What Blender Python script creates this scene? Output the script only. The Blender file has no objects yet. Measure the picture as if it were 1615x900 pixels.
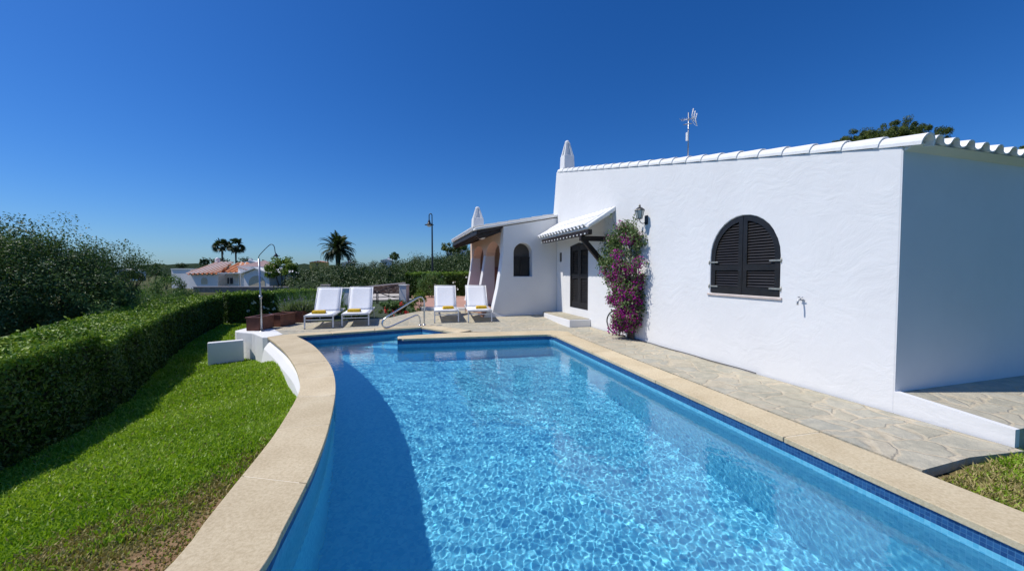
import bpy, bmesh, math, random
import numpy as np
from mathutils import Vector, Matrix
from mathutils.geometry import tessellate_polygon
random.seed(7); rng = np.random.default_rng(11)
R = math.radians
sc = bpy.context.scene
COL = sc.collection
# ------------------------------------------------------------------ camera
F, H, TILT = 600.0, 1.4, math.atan(21/600)
cam = bpy.data.cameras.new('camera'); cam.sensor_width = 36; cam.lens = 36*F/1615; cam.clip_start = .05; cam.clip_end = 6000
camo = bpy.data.objects.new('camera', cam); COL.objects.link(camo); sc.camera = camo
camo.location = (0, 0, H); camo.rotation_euler = (R(90)-TILT, 0, 0)
# ------------------------------------------------------------------ sky, sun, exposure
SUN_AZ, SUN_EL = R(-94), R(56)
w = bpy.data.worlds.new('World'); sc.world = w; w.use_nodes = True
nt = w.node_tree; nt.nodes.clear()
sky = nt.nodes.new('ShaderNodeTexSky'); sky.sky_type = 'NISHITA'; sky.sun_disc = False
sky.sun_elevation = SUN_EL; sky.sun_rotation = SUN_AZ; sky.altitude = 0; sky.air_density = 1.0; sky.dust_density = .5; sky.ozone_density = 6.0
bg = nt.nodes.new('ShaderNodeBackground'); bg.inputs[1].default_value = .082
wo = nt.nodes.new('ShaderNodeOutputWorld')
hs = nt.nodes.new('ShaderNodeHueSaturation'); hs.inputs['Saturation'].default_value = 1.26; nt.links.new(sky.outputs[0], hs.inputs['Color'])
tn = nt.nodes.new('ShaderNodeMix'); tn.data_type = 'RGBA'; tn.blend_type = 'MULTIPLY'; tn.inputs[0].default_value = 1; nt.links.new(hs.outputs[0], tn.inputs[6]); tn.inputs[7].default_value = (.66, .92, 1.27, 1)
nt.links.new(tn.outputs[2], bg.inputs[0]); nt.links.new(bg.outputs[0], wo.inputs[0])
sl = bpy.data.lights.new('sun', 'SUN'); sl.energy = 3.8; sl.angle = R(.5); sl.color = (1, .955, .89)
so = bpy.data.objects.new('sun', sl); COL.objects.link(so)
sd = Vector((math.sin(SUN_AZ)*math.cos(SUN_EL), math.cos(SUN_AZ)*math.cos(SUN_EL), math.sin(SUN_EL)))
so.rotation_euler = sd.to_track_quat('Z', 'Y').to_euler(); so.location = sd*60
sc.view_settings.view_transform = 'Standard'; sc.view_settings.look = 'None'; sc.view_settings.gamma = 1
sc.view_settings.exposure = 0.12
sc.cycles.use_denoising = True
sc.cycles.max_bounces = 10; sc.cycles.transmission_bounces = 8; sc.cycles.glossy_bounces = 4
sc.cycles.sample_clamp_indirect = 6; sc.cycles.transparent_max_bounces = 12
sl.cycles.is_caustics_light = True
sc.cycles.blur_glossy = .5

# ------------------------------------------------------------------ helpers
def gp(px, py, z=0.0):
    """a photograph pixel -> the point at height z"""
    u, v = (px-807.5)/F, (450-py)/F
    r = (u, math.cos(TILT)+v*math.sin(TILT), -math.sin(TILT)+v*math.cos(TILT))
    t = (z-H)/r[2]
    return (r[0]*t, r[1]*t, z)
def wp(px, py, Y):
    u, v = (px-807.5)/F, (450-py)/F
    r = (u, math.cos(TILT)+v*math.sin(TILT), -math.sin(TILT)+v*math.cos(TILT))
    t = Y/r[1]
    return (r[0]*t, Y, H+r[2]*t)
def ramp(x, y): return .12*min(1, max(0, (y-10.2)/2.0))
def tag(o, label=None, cat=None, group=None, kind=None):
    if label: o['label'] = label
    if cat: o['category'] = cat
    if group: o['group'] = group
    if kind: o['kind'] = kind
    return o
def empty(name, loc=(0,0,0), rz=0, label=None, cat=None, group=None, kind=None):
    o = bpy.data.objects.new(name, None); COL.objects.link(o); o.empty_display_size = .1
    o.location = loc; o.rotation_euler = (0, 0, rz)
    return tag(o, label, cat, group, kind)
def link_mesh(name, me, mat, parent=None, smooth=False, loc=None, rz=0):
    o = bpy.data.objects.new(name, me); COL.objects.link(o)
    for m in (mat if isinstance(mat, (list, tuple)) else [mat]): me.materials.append(m)
    if parent is not None: o.parent = parent
    if loc: o.location = loc
    if rz: o.rotation_euler.z = rz
    if smooth: me.polygons.foreach_set('use_smooth', [True]*len(me.polygons))
    return o
class MB:
    def __init__(s): s.v = []; s.f = []; s.mi = []; s.sm = []; s.cm = 0
    def add(s, vs, fs, smooth=False):
        n = len(s.v); s.v += [tuple(q) for q in vs]; s.f += [tuple(i+n for i in f) for f in fs]
        s.mi += [s.cm]*len(fs); s.sm += [smooth]*len(fs); return s
    def box(s, x0, x1, y0, y1, z0, z1, M=None):
        vs = [(x, y, z) for z in (z0, z1) for y in (y0, y1) for x in (x0, x1)]
        if M is not None: vs = [tuple(M @ Vector(q)) for q in vs]
        return s.add(vs, [(0,2,3,1),(4,5,7,6),(0,1,5,4),(2,6,7,3),(0,4,6,2),(1,3,7,5)])
    def hexa(s, vs): return s.add(vs, [(0,3,2,1),(4,5,6,7),(0,1,5,4),(1,2,6,5),(2,3,7,6),(3,0,4,7)])
    def prism(s, pts, vec, smooth=False):
        """polygon pts (3D, planar) pushed along vec"""
        n = len(pts); vec = Vector(vec); a = [Vector(q) for q in pts]; b = [q+vec for q in a]
        return s.add(a+b, [tuple(range(n))[::-1], tuple(range(n, 2*n))]+[(i, (i+1) % n, n+(i+1) % n, n+i) for i in range(n)], smooth)
    def holed(s, outline, holes, fn, depth):
        """2D outline with holes, mapped to 3D by fn(u,v,w); w from 0 to depth"""
        loops = [outline]+holes
        flat = [q for l in loops for q in l]
        tris = tessellate_polygon([[Vector((q[0], q[1], 0)) for q in l] for l in loops])
        n = len(flat)
        vs = [fn(q[0], q[1], 0) for q in flat]+[fn(q[0], q[1], depth) for q in flat]
        fs = [tuple(t) for t in tris]+[tuple(i+n for i in t[::-1]) for t in tris]
        k = 0
        for l in loops:
            m = len(l)
            for i in range(m): fs.append((k+i, k+(i+1) % m, n+k+(i+1) % m, n+k+i))
            k += m
        return s.add(vs, fs)
    def tube(s, pts, r, seg=8, cap=True):
        P = [Vector(q) for q in pts]; n = len(P); rr = r if isinstance(r, (list, tuple)) else [r]*n
        vs = []; up = None
        for i, q in enumerate(P):
            t = (P[min(i+1, n-1)]-P[max(i-1, 0)]).normalized()
            if up is None:
                up = Vector((0,0,1)) if abs(t.z) < .9 else Vector((1,0,0))
            up = (up-t*up.dot(t)).normalized(); sd_ = t.cross(up)
            for k in range(seg):
                a = 2*math.pi*k/seg
                vs.append(q+(up*math.cos(a)+sd_*math.sin(a))*rr[i])
        fs = [(i*seg+k, i*seg+(k+1) % seg, (i+1)*seg+(k+1) % seg, (i+1)*seg+k) for i in range(n-1) for k in range(seg)]
        if cap: fs += [tuple(range(seg))[::-1], tuple(range((n-1)*seg, n*seg))]
        return s.add(vs, fs, True)
    def lathe(s, prof, c=(0,0,0), seg=16, smooth=True):
        vs = [(c[0]+r*math.cos(2*math.pi*k/seg), c[1]+r*math.sin(2*math.pi*k/seg), c[2]+z) for r, z in prof for k in range(seg)]
        fs = [(i*seg+k, i*seg+(k+1) % seg, (i+1)*seg+(k+1) % seg, (i+1)*seg+k) for i in range(len(prof)-1) for k in range(seg)]
        return s.add(vs, fs, smooth)
    def build(s, name, mat, parent=None, bevel=0, loc=None, rz=0, seg=2):
        me = bpy.data.meshes.new(name); me.from_pydata(s.v, [], s.f)
        o = link_mesh(name, me, mat, parent, loc=loc, rz=rz)
        me.polygons.foreach_set('use_smooth', s.sm); me.polygons.foreach_set('material_index', s.mi)
        bm = bmesh.new(); bm.from_mesh(me); bmesh.ops.recalc_face_normals(bm, faces=bm.faces); bm.to_mesh(me); bm.free()
        me.update()
        if bevel:
            b = o.modifiers.new('bevel', 'BEVEL'); b.width = bevel; b.segments = seg; b.limit_method = 'ANGLE'; b.angle_limit = R(35)
        return o
def smooth_path(pts, n=6, closed=False):
    """Catmull-Rom through the points"""
    P = [Vector(q) for q in pts]; out = []; m = len(P)
    for i in range(m if closed else m-1):
        a = P[(i-1) % m] if (closed or i) else P[0]; b = P[i]; c = P[(i+1) % m]; d = P[(i+2) % m] if (closed or i+2 < m) else P[-1]
        for k in range(n):
            t = k/n
            out.append(.5*((2*b)+(c-a)*t+(2*a-5*b+4*c-d)*t*t+(3*b-a-3*c+d)*t**3))
    if not closed: out.append(P[-1])
    return out
def inside(poly, X, Y):
    X = np.asarray(X); Y = np.asarray(Y); r = np.zeros(X.shape, bool); n = len(poly)
    for i in range(n):
        x0, y0 = poly[i][:2]; x1, y1 = poly[(i+1) % n][:2]
        if y0 == y1: continue
        c = ((y0 > Y) != (y1 > Y)) & (X < (x1-x0)*(Y-y0)/(y1-y0)+x0)
        r ^= c
    return r
def seg_dist(path, X, Y):
    D = np.full(X.shape, 1e9)
    for i in range(len(path)-1):
        ax, ay = path[i][:2]; bx, by = path[i+1][:2]; dx, dy = bx-ax, by-ay
        t = np.clip(((X-ax)*dx+(Y-ay)*dy)/(dx*dx+dy*dy+1e-12), 0, 1)
        D = np.minimum(D, np.hypot(X-ax-t*dx, Y-ay-t*dy))
    return D
def np_mesh(name, V, Fq, mat, parent=None, smooth=False, attr=None):
    """numpy verts (n,3) and faces (m,k) of one size; attr = {name: per-vertex floats}"""
    me = bpy.data.meshes.new(name); n, k = Fq.shape
    me.vertices.add(len(V)); me.vertices.foreach_set('co', V.astype(np.float32).ravel())
    me.loops.add(n*k); me.loops.foreach_set('vertex_index', Fq.astype(np.int32).ravel())
    me.polygons.add(n); me.polygons.foreach_set('loop_start', np.arange(0, n*k, k, dtype=np.int32))
    me.polygons.foreach_set('use_smooth', np.full(n, smooth))
    me.update(calc_edges=True)
    for a, d in (attr or {}).items():
        at = me.attributes.new(a, 'FLOAT', 'POINT'); at.data.foreach_set('value', d.astype(np.float32))
    return link_mesh(name, me, mat, parent)

# ------------------------------------------------------------------ materials
class NT:
    def __init__(s, name):
        s.m = bpy.data.materials.new(name); s.m.use_nodes = True; s.t = s.m.node_tree
        s.t.nodes.clear(); s.out = s.n('OutputMaterial')
    def n(s, kind, **kw):
        nd = s.t.nodes.new('ShaderNode'+kind)
        for k, v in kw.items(): setattr(nd, k, v)
        return nd
    def l(s, a, b): s.t.links.new(a, b)
    def set(s, nd, **kw):
        for k, v in kw.items():
            i = nd.inputs[k.replace('_', ' ')] if k.replace('_', ' ') in nd.inputs else nd.inputs[k]
            if hasattr(v, 'links') or isinstance(v, bpy.types.NodeSocket): s.l(v, i)
            else: i.default_value = v
        return nd
    def coord(s, kind='Object', scale=None, obj=None):
        c = s.n('TexCoord').outputs[kind]
        if scale is not None:
            mp = s.n('Mapping'); s.l(c, mp.inputs[0]); mp.inputs['Scale'].default_value = scale if isinstance(scale, tuple) else (scale,)*3; return mp.outputs[0]
        return c
    def noise(s, co, scale, detail=4, rough=.55, dist=0):
        nd = s.n('TexNoise'); s.l(co, nd.inputs['Vector']); nd.inputs['Scale'].default_value = scale
        nd.inputs['Detail'].default_value = detail; nd.inputs['Roughness'].default_value = rough; nd.inputs['Distortion'].default_value = dist
        return nd.outputs['Fac']
    def rampc(s, fac, stops):
        nd = s.n('ValToRGB'); s.l(fac, nd.inputs[0]); e = nd.color_ramp.elements
        while len(e) < len(stops): e.new(.5)
        for i, (p, c) in enumerate(stops):
            e[i].position = p; e[i].color = tuple(c)+(1,) if len(c) == 3 else c
        return nd.outputs[0]
    def math(s, op, a, b=None, c=None):
        nd = s.n('Math', operation=op)
        for i, v in enumerate((a, b, c)):
            if v is None: continue
            if isinstance(v, (int, float)): nd.inputs[i].default_value = v
            else: s.l(v, nd.inputs[i])
        return nd.outputs[0]
    def mix(s, fac, a, b, mode='MIX'):
        nd = s.n('Mix', data_type='RGBA', blend_type=mode)
        for i, v in ((0, fac), (6, a), (7, b)):
            if isinstance(v, (int, float)): nd.inputs[i].default_value = v
            elif isinstance(v, tuple): nd.inputs[i].default_value = v+(1,) if len(v) == 3 else v
            else: s.l(v, nd.inputs[i])
        return nd.outputs[2]
    def bump(s, h, strength=.3, dist=.01, normal=None):
        nd = s.n('Bump'); s.l(h, nd.inputs['Height']); nd.inputs['Strength'].default_value = strength; nd.inputs['Distance'].default_value = dist
        if normal is not None: s.l(normal, nd.inputs['Normal'])
        return nd.outputs[0]
    def bsdf(s, color, rough=.6, normal=None, **kw):
        nd = s.n('BsdfPrincipled')
        if isinstance(color, tuple): nd.inputs['Base Color'].default_value = color+(1,)
        else: s.l(color, nd.inputs['Base Color'])
        if isinstance(rough, (int, float)): nd.inputs['Roughness'].default_value = rough
        else: s.l(rough, nd.inputs['Roughness'])
        if normal is not None: s.l(normal, nd.inputs['Normal'])
        for k, v in kw.items(): nd.inputs[k.replace('_', ' ')].default_value = v
        return nd.outputs[0]
    def done(s, sh): s.l(sh, s.out.inputs[0]); return s.m
def simple(name, col, rough=.5, var=.12, nscale=6, bump=0, bscale=60, **kw):
    t = NT(name); co = t.coord()
    f = t.noise(co, nscale, 5)
    c = t.rampc(f, [(.3, tuple(q*(1-var) for q in col)), (.7, tuple(min(1, q*(1+var)) for q in col))])
    nrm = t.bump(t.noise(co, bscale, 4), bump, .004) if bump else None
    return t.done(t.bsdf(c, rough, nrm, **kw))
def plaster(name, col, stroke=1.0, rough=.85, dirt=.06):
    t = NT(name); co = t.coord(); wn = t.n('TexNoise'); t.l(co, wn.inputs['Vector']); wn.inputs['Scale'].default_value = 1.1
    wv = t.n('VectorMath', operation='MULTIPLY_ADD'); t.l(wn.outputs['Color'], wv.inputs[0]); wv.inputs[1].default_value = (.9,.9,.9); t.l(co, wv.inputs[2])
    mp = t.n('Mapping'); t.l(wv.outputs[0], mp.inputs[0]); mp.inputs['Rotation'].default_value = (R(12), 0, 0); mp.inputs['Scale'].default_value = (1, .75, 1.3)
    big = t.noise(mp.outputs[0], 2.6, 3, .5, .3); mid = t.noise(mp.outputs[0], 7, 5, .6, .35); fine = t.noise(co, 60, 3)
    ridg = t.math('ABSOLUTE', t.math('SUBTRACT', big, .5)); ridg = t.math('MINIMUM', t.math('MULTIPLY', ridg, 9), 1)
    h = t.math('ADD', t.math('MULTIPLY', ridg, .16), t.math('ADD', t.math('MULTIPLY', mid, .8), t.math('MULTIPLY', fine, .12)))
    n = t.bump(h, .44*stroke, .013)
    c = t.rampc(t.noise(co, .9, 6, .65), [(.3, tuple(q*(1-dirt) for q in col)), (.65, col)])
    return t.done(t.bsdf(c, rough, n, Specular_IOR_Level=.25))
M = {}
M['plaster'] = plaster('white_plaster', (.80, .80, .79))
M['plaster_plain'] = plaster('white_plaster_plain', (.78, .78, .77), .5)
M['plaster_far'] = simple('far_white_wall', (.84, .81, .78), .8, .05, .5)
M['plaster_warm'] = plaster('peach_plaster', (.74, .56, .43), .3)
M['mauve'] = plaster('mauve_plaster', (.50, .27, .24), .2)
M['tile_white'] = simple('whitewashed_tile', (.80, .80, .78), .7, .06, 9, .4, 30)
M['wood_dark'] = simple('dark_brown_paint', (.016, .014, .013), .38, .3, 8, .2, 90)
M['wood_beam'] = simple('dark_beam_wood', (.020, .012, .010), .55, .35, 5, .4, 50)
M['black_metal'] = simple('black_metal', (.012, .014, .017), .4, .2)
M['hinge'] = simple('hinge_metal', (.45, .44, .38), .45, .2, 20, Metallic=.6)
M['sill'] = simple('stone_sill', (.62, .52, .46), .7, .12, 12, .3)
M['steel'] = simple('stainless_steel', (.62, .64, .66), .22, .08, 20, Metallic=1.0)
M['steel_dull'] = simple('dull_steel', (.42, .43, .45), .38, .15, 20, Metallic=1.0)
M['white_metal'] = simple('white_painted_metal', (.78, .78, .77), .35, .03)
M['mesh_white'] = simple('white_sling_fabric', (.82, .83, .85), .75, .03, 20, .25, 300)
M['towel'] = simple('yellow_towel', (.78, .50, .035), .95, .14, 30, .8, 160)
M['planter'] = simple('brown_planter_wood', (.155, .058, .036), .6, .25, 7, .4, 40)
M['soil'] = simple('planter_soil', (.05, .035, .025), .95, .4, 20, .8, 40)
M['rubber'] = simple('black_rubber', (.02, .02, .02), .5, .2)
M['trunk'] = simple('bark', (.10, .075, .055), .9, .4, 6, .8, 20)
M['glass_dark'] = simple('dark_glass', (.015, .017, .02), .12, .1)
M['lamp_glass'] = simple('frosted_lamp_glass', (.42, .47, .45), .25, .1)
M['stone_grey'] = simple('field_stone', (.25, .21, .17), .9, .35, 3, .8, 12)
M['yellow_wall'] = simple('ochre_far_wall', (.62, .47, .12), .8, .1)
M['shutter_far'] = simple('cream_shutter', (.62, .52, .36), .7, .1)
M['darkfar'] = simple('shaded_opening', (.06, .06, .065), .7, .2)

def mk_stone():      # crazy paving
    t = NT('crazy_paving'); co = t.coord()
    wn = t.n('TexNoise'); t.l(co, wn.inputs['Vector']); wn.inputs['Scale'].default_value = 2.2; wn.inputs['Detail'].default_value = 3
    wv = t.n('VectorMath', operation='MULTIPLY_ADD'); t.l(wn.outputs['Color'], wv.inputs[0]); wv.inputs[1].default_value = (.35,.35,0); t.l(co, wv.inputs[2])
    mp = t.n('Mapping'); t.l(wv.outputs[0], mp.inputs[0]); mp.inputs['Scale'].default_value = (1, 1.25, 0)
    ve = t.n('TexVoronoi', feature='DISTANCE_TO_EDGE'); t.l(mp.outputs[0], ve.inputs['Vector']); ve.inputs['Scale'].default_value = 2.9
    vc = t.n('TexVoronoi', feature='F1'); t.l(mp.outputs[0], vc.inputs['Vector']); vc.inputs['Scale'].default_value = 2.9
    sep = t.n('SeparateColor'); t.l(vc.outputs['Color'], sep.inputs[0])
    cell = t.rampc(sep.outputs[0], [(.0, (.38, .36, .28)), (.35, (.50, .45, .33)), (.65, (.42, .41, .34)), (1, (.56, .48, .35))])
    blot = t.noise(co, 7, 6, .65)
    cell = t.mix(t.math('MULTIPLY', blot, .9), cell, t.rampc(blot, [(.35, (.32, .31, .26)), (.6, (.57, .52, .40))]))
    mort = t.rampc(t.noise(co, 14, 4), [(.3, (.50, .43, .31)), (.7, (.62, .54, .40))])
    edge = t.math('ADD', ve.outputs['Distance'], t.math('MULTIPLY', t.math('SUBTRACT', t.noise(co, 22, 3), .5), .05))
    e = t.rampc(edge, [(.02, (0,0,0)), (.065, (1,1,1))])
    c = t.mix(e, mort, cell)
    dk = t.rampc(t.noise(co, 1.3, 4), [(.4, (1,1,1)), (.7, (.86,.87,.86))])
    c = t.mix(1.0, c, dk, 'MULTIPLY')
    h = t.math('ADD', t.math('MULTIPLY', e, .5), t.math('MULTIPLY', t.noise(co, 26, 5, .6), .7))
    return t.done(t.bsdf(c, .85, t.bump(h, .75, .024), Specular_IOR_Level=.2))
M['paving'] = mk_stone()
def mk_coping():
    t = NT('sandstone_coping'); co = t.coord()
    a = t.noise(co, 2.0, 6, .65); b = t.noise(co, 45, 4, .7); s_ = t.noise(co, 160, 2)
    c = t.rampc(a, [(.3, (.615, .50, .32)), (.55, (.715, .595, .395)), (.75, (.775, .665, .46))])
    sp = t.rampc(b, [(.36, (.80, .78, .74)), (.6, (1, 1, 1))])
    c = t.mix(1.0, c, sp, 'MULTIPLY')
    at = t.n('Attribute', attribute_name='rnd'); 
    c = t.mix(1.0, c, t.rampc(at.outputs['Fac'], [(0, (.86, .86, .85)), (1, (1.03, 1.03, 1.03))]), 'MULTIPLY')
    st = t.rampc(t.noise(co, 1.15, 2, .4), [(.70, (0,0,0)), (.78, (.55,.55,.55))])
    c = t.mix(st, c, (.48, .25, .10))
    h = t.math('ADD', t.math('MULTIPLY', b, .8), t.math('MULTIPLY', s_, .4))
    return t.done(t.bsdf(c, .8, t.bump(h, .45, .006), Specular_IOR_Level=.3))
M['coping'] = mk_coping()
M['grout'] = simple('grout', (.78, .72, .58), .9, .1)
def mk_mosaic():
    t = NT('pool_mosaic'); uv = t.n('UVMap').outputs[0]
    sc_ = t.n('VectorMath', operation='SCALE'); t.l(uv, sc_.inputs[0]); sc_.inputs['Scale'].default_value = 1/.026
    fr = t.n('VectorMath', operation='FRACTION'); t.l(sc_.outputs[0], fr.inputs[0])
    fl = t.n('VectorMath', operation='FLOOR'); t.l(sc_.outputs[0], fl.inputs[0])
    wn = t.n('TexWhiteNoise', noise_dimensions='2D'); t.l(fl.outputs[0], wn.inputs['Vector'])
    sx = t.n('SeparateXYZ'); t.l(fr.outputs[0], sx.inputs[0])
    def line(v): return t.math('GREATER_THAN', t.math('ABSOLUTE', t.math('SUBTRACT', v, .5)), .44)
    g = t.math('MAXIMUM', line(sx.outputs[0]), line(sx.outputs[1]))
    c = t.rampc(wn.outputs['Value'], [(0, (.135, .61, .83)), (.5, (.19, .69, .88)), (1, (.24, .76, .92))])
    at = t.n('Attribute', attribute_name='band')
    c = t.mix(at.outputs['Fac'], c, t.rampc(wn.outputs['Value'], [(0, (.012, .055, .17)), (1, (.024, .10, .25))]))
    c = t.mix(t.math('MULTIPLY', t.math('MULTIPLY', g, .35), t.math('SUBTRACT', 1.0, t.math('MULTIPLY', at.outputs['Fac'], .6))), c, (.30, .62, .80))
    return t.done(t.bsdf(c, .35, Specular_IOR_Level=.4))
M['mosaic'] = mk_mosaic()
def mk_water():
    t = NT('pool_water')
    sh = t.n('BsdfPrincipled'); t.set(sh, Roughness=0.0, IOR=1.333); sh.inputs['Base Color'].default_value = (.93, .985, 1, 1)
    sh.inputs['Transmission Weight'].default_value = 1.0
    return t.done(sh.outputs[0])
M['water'] = mk_water()
def leafmat(name, c0, c1, c2=None, trans=.35, rough=.5):
    t = NT(name); at = t.n('Attribute', attribute_name='rnd')
    stops = [(0, c0), (1, c1)] if c2 is None else [(0, c0), (.55, c1), (1, c2)]
    c = t.rampc(at.outputs['Fac'], stops)
    d = t.bsdf(c, rough, Specular_IOR_Level=.35)
    tr = t.n('BsdfTranslucent'); t.l(t.mix(1.0, c, (1.25, 1.35, .7), 'MULTIPLY'), tr.inputs[0])
    mx = t.n('MixShader'); mx.inputs[0].default_value = trans; t.l(d, mx.inputs[1]); t.l(tr.outputs[0], mx.inputs[2])
    return t.done(mx.outputs[0])
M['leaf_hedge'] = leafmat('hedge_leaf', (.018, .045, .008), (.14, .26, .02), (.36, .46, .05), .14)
M['leaf_olive'] = leafmat('wild_olive_leaf', (.034, .075, .018), (.080, .145, .040), (.19, .26, .11), .25)
M['leaf_oleander'] = leafmat('oleander_leaf', (.045, .11, .025), (.10, .19, .045), (.24, .33, .12), .25)
M['leaf_scrub'] = leafmat('scrub_leaf', (.030, .058, .014), (.058, .100, .024), (.12, .16, .045), .15)
M['leaf_pine'] = leafmat('pine_needles', (.035, .065, .010), (.10, .14, .022), (.20, .22, .04), .15)
M['leaf_palm'] = leafmat('palm_frond', (.018, .038, .010), (.05, .075, .02), None, .15)
M['leaf_bush'] = leafmat('yellow_green_leaf', (.06, .12, .012), (.16, .24, .03), (.26, .33, .05), .3)
M['leaf_lav'] = leafmat('lavender_leaf', (.11, .17, .06), (.22, .30, .12), (.30, .34, .24), .25)
M['leaf_boug'] = leafmat('bougainvillea_leaf', (.04, .085, .018), (.09, .16, .035), (.27, .32, .15), .25)
M['bract'] = leafmat('magenta_bract', (.17, .008, .13), (.40, .016, .30), (.62, .05, .47), .38)
M['red_flower'] = leafmat('red_petal', (.55, .02, .03), (.75, .06, .05), None, .2)
M['white_flower'] = leafmat('white_petal', (.6, .6, .55), (.8, .8, .75), None, .2)
M['lav_flower'] = leafmat('lavender_spike', (.16, .14, .30), (.28, .25, .42), None, .2)
M['core'] = simple('inner_twigs', (.018, .028, .010), .95, .4, 8, .6, 12)
M['grass_blade'] = leafmat('grass_blade', (.15, .27, .012), (.29, .44, .026), (.44, .54, .09), .35, .45)
M['grass_dry'] = leafmat('dry_grass_blade', (.20, .19, .05), (.36, .30, .11), (.50, .41, .20), .2, .8)
def mk_lawn():
    t = NT('lawn_soil'); co = t.coord(); at = t.n('Attribute', attribute_name='dry')
    g = t.rampc(t.noise(co, 18, 5, .7), [(.3, (.035, .09, .008)), (.7, (.07, .16, .015))])
    d = t.rampc(t.noise(co, 25, 6, .7), [(.3, (.17, .10, .055)), (.7, (.38, .25, .14))])
    c = t.mix(at.outputs['Fac'], g, d)
    return t.done(t.bsdf(c, .95, t.bump(t.noise(co, 40, 5, .7), .8, .02), Specular_IOR_Level=.1))
M['lawn'] = mk_lawn()
def mk_ground():
    t = NT('dry_ground'); co = t.coord()
    c = t.rampc(t.noise(co, .35, 7, .7), [(.3, (.035, .055, .018)), (.5, (.08, .09, .032)), (.7, (.19, .15, .08))])
    return t.done(t.bsdf(c, .95, t.bump(t.noise(co, 3, 6, .7), .8, .3), Specular_IOR_Level=.1))
M['ground'] = mk_ground()
M['bed'] = simple('planted_bed', (.035, .05, .018), .95, .5, 5, .8, 25)
def mk_hill():
    t = NT('wooded_hill'); co = t.coord()
    c = t.rampc(t.noise(co, .03, 8, .75), [(.35, (.018, .035, .014)), (.6, (.04, .06, .025)), (.75, (.12, .12, .07))])
    return t.done(t.bsdf(c, .95, t.bump(t.noise(co, .12, 6, .7), 1, 6), Specular_IOR_Level=.05))
M['hill'] = mk_hill()
def mk_terracotta_floor():
    t = NT('terracotta_floor'); co = t.coord()
    b = t.n('TexBrick'); t.l(co, b.inputs['Vector']); b.inputs['Scale'].default_value = 3.0; b.inputs['Mortar Size'].default_value = .02
    b.inputs['Color1'].default_value = (.46, .235, .165, 1); b.inputs['Color2'].default_value = (.54, .29, .21, 1); b.inputs['Mortar'].default_value = (.45, .34, .27, 1)
    return t.done(t.bsdf(b.outputs['Color'], .7))
M['terracotta_floor'] = mk_terracotta_floor()
def mk_rooftile():
    t = NT('terracotta_roof_tile'); co = t.coord(); sx = t.n('SeparateXYZ'); t.l(co, sx.inputs[0])
    fr = t.math('FRACT', t.math('DIVIDE', sx.outputs[0], .75)); m_ = t.math('GREATER_THAN', t.math('ADD', fr, t.math('MULTIPLY', t.noise(co, 2, 3), .2)), .86)
    c = t.rampc(t.noise(co, 1.6, 5), [(.3, (.52, .17, .06)), (.7, (.68, .27, .11))]); c = t.mix(m_, c, (.70, .62, .54))
    return t.done(t.bsdf(c, .85))
M['roof_tile'] = mk_rooftile()
M['road'] = simple('pale_road', (.50, .46, .40), .9, .12, .8, .3, 8)

# ================================================================== POOL
d16 = R(16.513); DX, DY = -math.sin(d16), math.cos(d16)   # direction the villa's long wall runs
inner_l = [(-1.02, -2.0), (-1.10, -.2), (-1.15, .9), (-1.21, 1.75), (-1.27, 2.02), (-1.365, 2.4), (-1.49, 2.84), (-1.72, 3.49), (-2.12, 4.47), (-2.56, 5.34), (-3.08, 6.18), (-3.90, 7.33), (-4.75, 8.30)]
outer_l = [(-1.45, -2.0), (-1.53, -.2), (-1.58, .9), (-1.635, 1.75), (-1.73, 2.10), (-1.84, 2.49), (-1.955, 2.91), (-2.11, 3.40), (-2.50, 4.42), (-2.92, 5.15), (-3.42, 5.88), (-4.22, 6.93), (-5.30, 8.20)]
IL = [Vector((x, y, 0)) for x, y in inner_l]; OL = [Vector((x, y, 0)) for x, y in outer_l]
ILs = smooth_path(IL, 5); OLs = smooth_path(OL, 5)
pr0 = Vector((2.66, 1.93, 0)); pr1 = Vector((.93, 8.59, 0)); prd = (pr0-pr1).normalized()
PR_NEAR = pr1+prd*10.9
nich_far = Vector((-2.31, 9.66, 0)); nich_r = Vector((-1.23, 8.80, 0))
pen_tip = Vector((-2.42, 7.99, 0)); pen_tipb = Vector((-2.52, 8.33, 0))
# water outline: left curve, niche, peninsula, right side
pool = [q for q in ILs]+[nich_far, nich_r, pen_tipb, pen_tip, pr1+Vector((-.12, -.03, 0)), pr1+Vector((.0, -.10, 0)), PR_NEAR]
poolxy = [(q.x, q.y) for q in pool]
WATER_Z, FLOOR_Z = -.16, -1.50
# basin
vs = []; fs = []; uvs = []; band = []
levels = [-.045, -.045-.078, -.60, -1.15, FLOOR_Z]
n = len(pool); arc = [0]
for i in range(n): arc.append(arc[-1]+(pool[(i+1) % n]-pool[i]).length)
me = bpy.data.meshes.new('pool_basin'); bm = bmesh.new(); uvl = bm.loops.layers.uv.new('UVMap'); bl = bm.verts.layers.float.new('band')
for i in range(n):
    a, b = pool[i], pool[(i+1) % n]
    for j in range(len(levels)-1):
        z1, z0 = levels[j], levels[j+1]
        q = [bm.verts.new((a.x, a.y, z0)), bm.verts.new((b.x, b.y, z0)), bm.verts.new((b.x, b.y, z1)), bm.verts.new((a.x, a.y, z1))]
        for v_ in q: v_[bl] = 1.0 if j == 0 else (.38 if j == 1 else .12)
        f_ = bm.faces.new(q)
        for lp, (u, v_) in zip(f_.loops, [(arc[i], z0), (arc[i+1], z0), (arc[i+1], z1), (arc[i], z1)]): lp[uvl].uv = (u, v_+.045)
for tri in tessellate_polygon([[Vector((q.x, q.y, 0)) for q in pool]]):
    f_ = bm.faces.new([bm.verts.new((pool[k].x, pool[k].y, FLOOR_Z)) for k in tri])
    for lp in f_.loops: lp[uvl].uv = (lp.vert.co.x, lp.vert.co.y)
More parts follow.
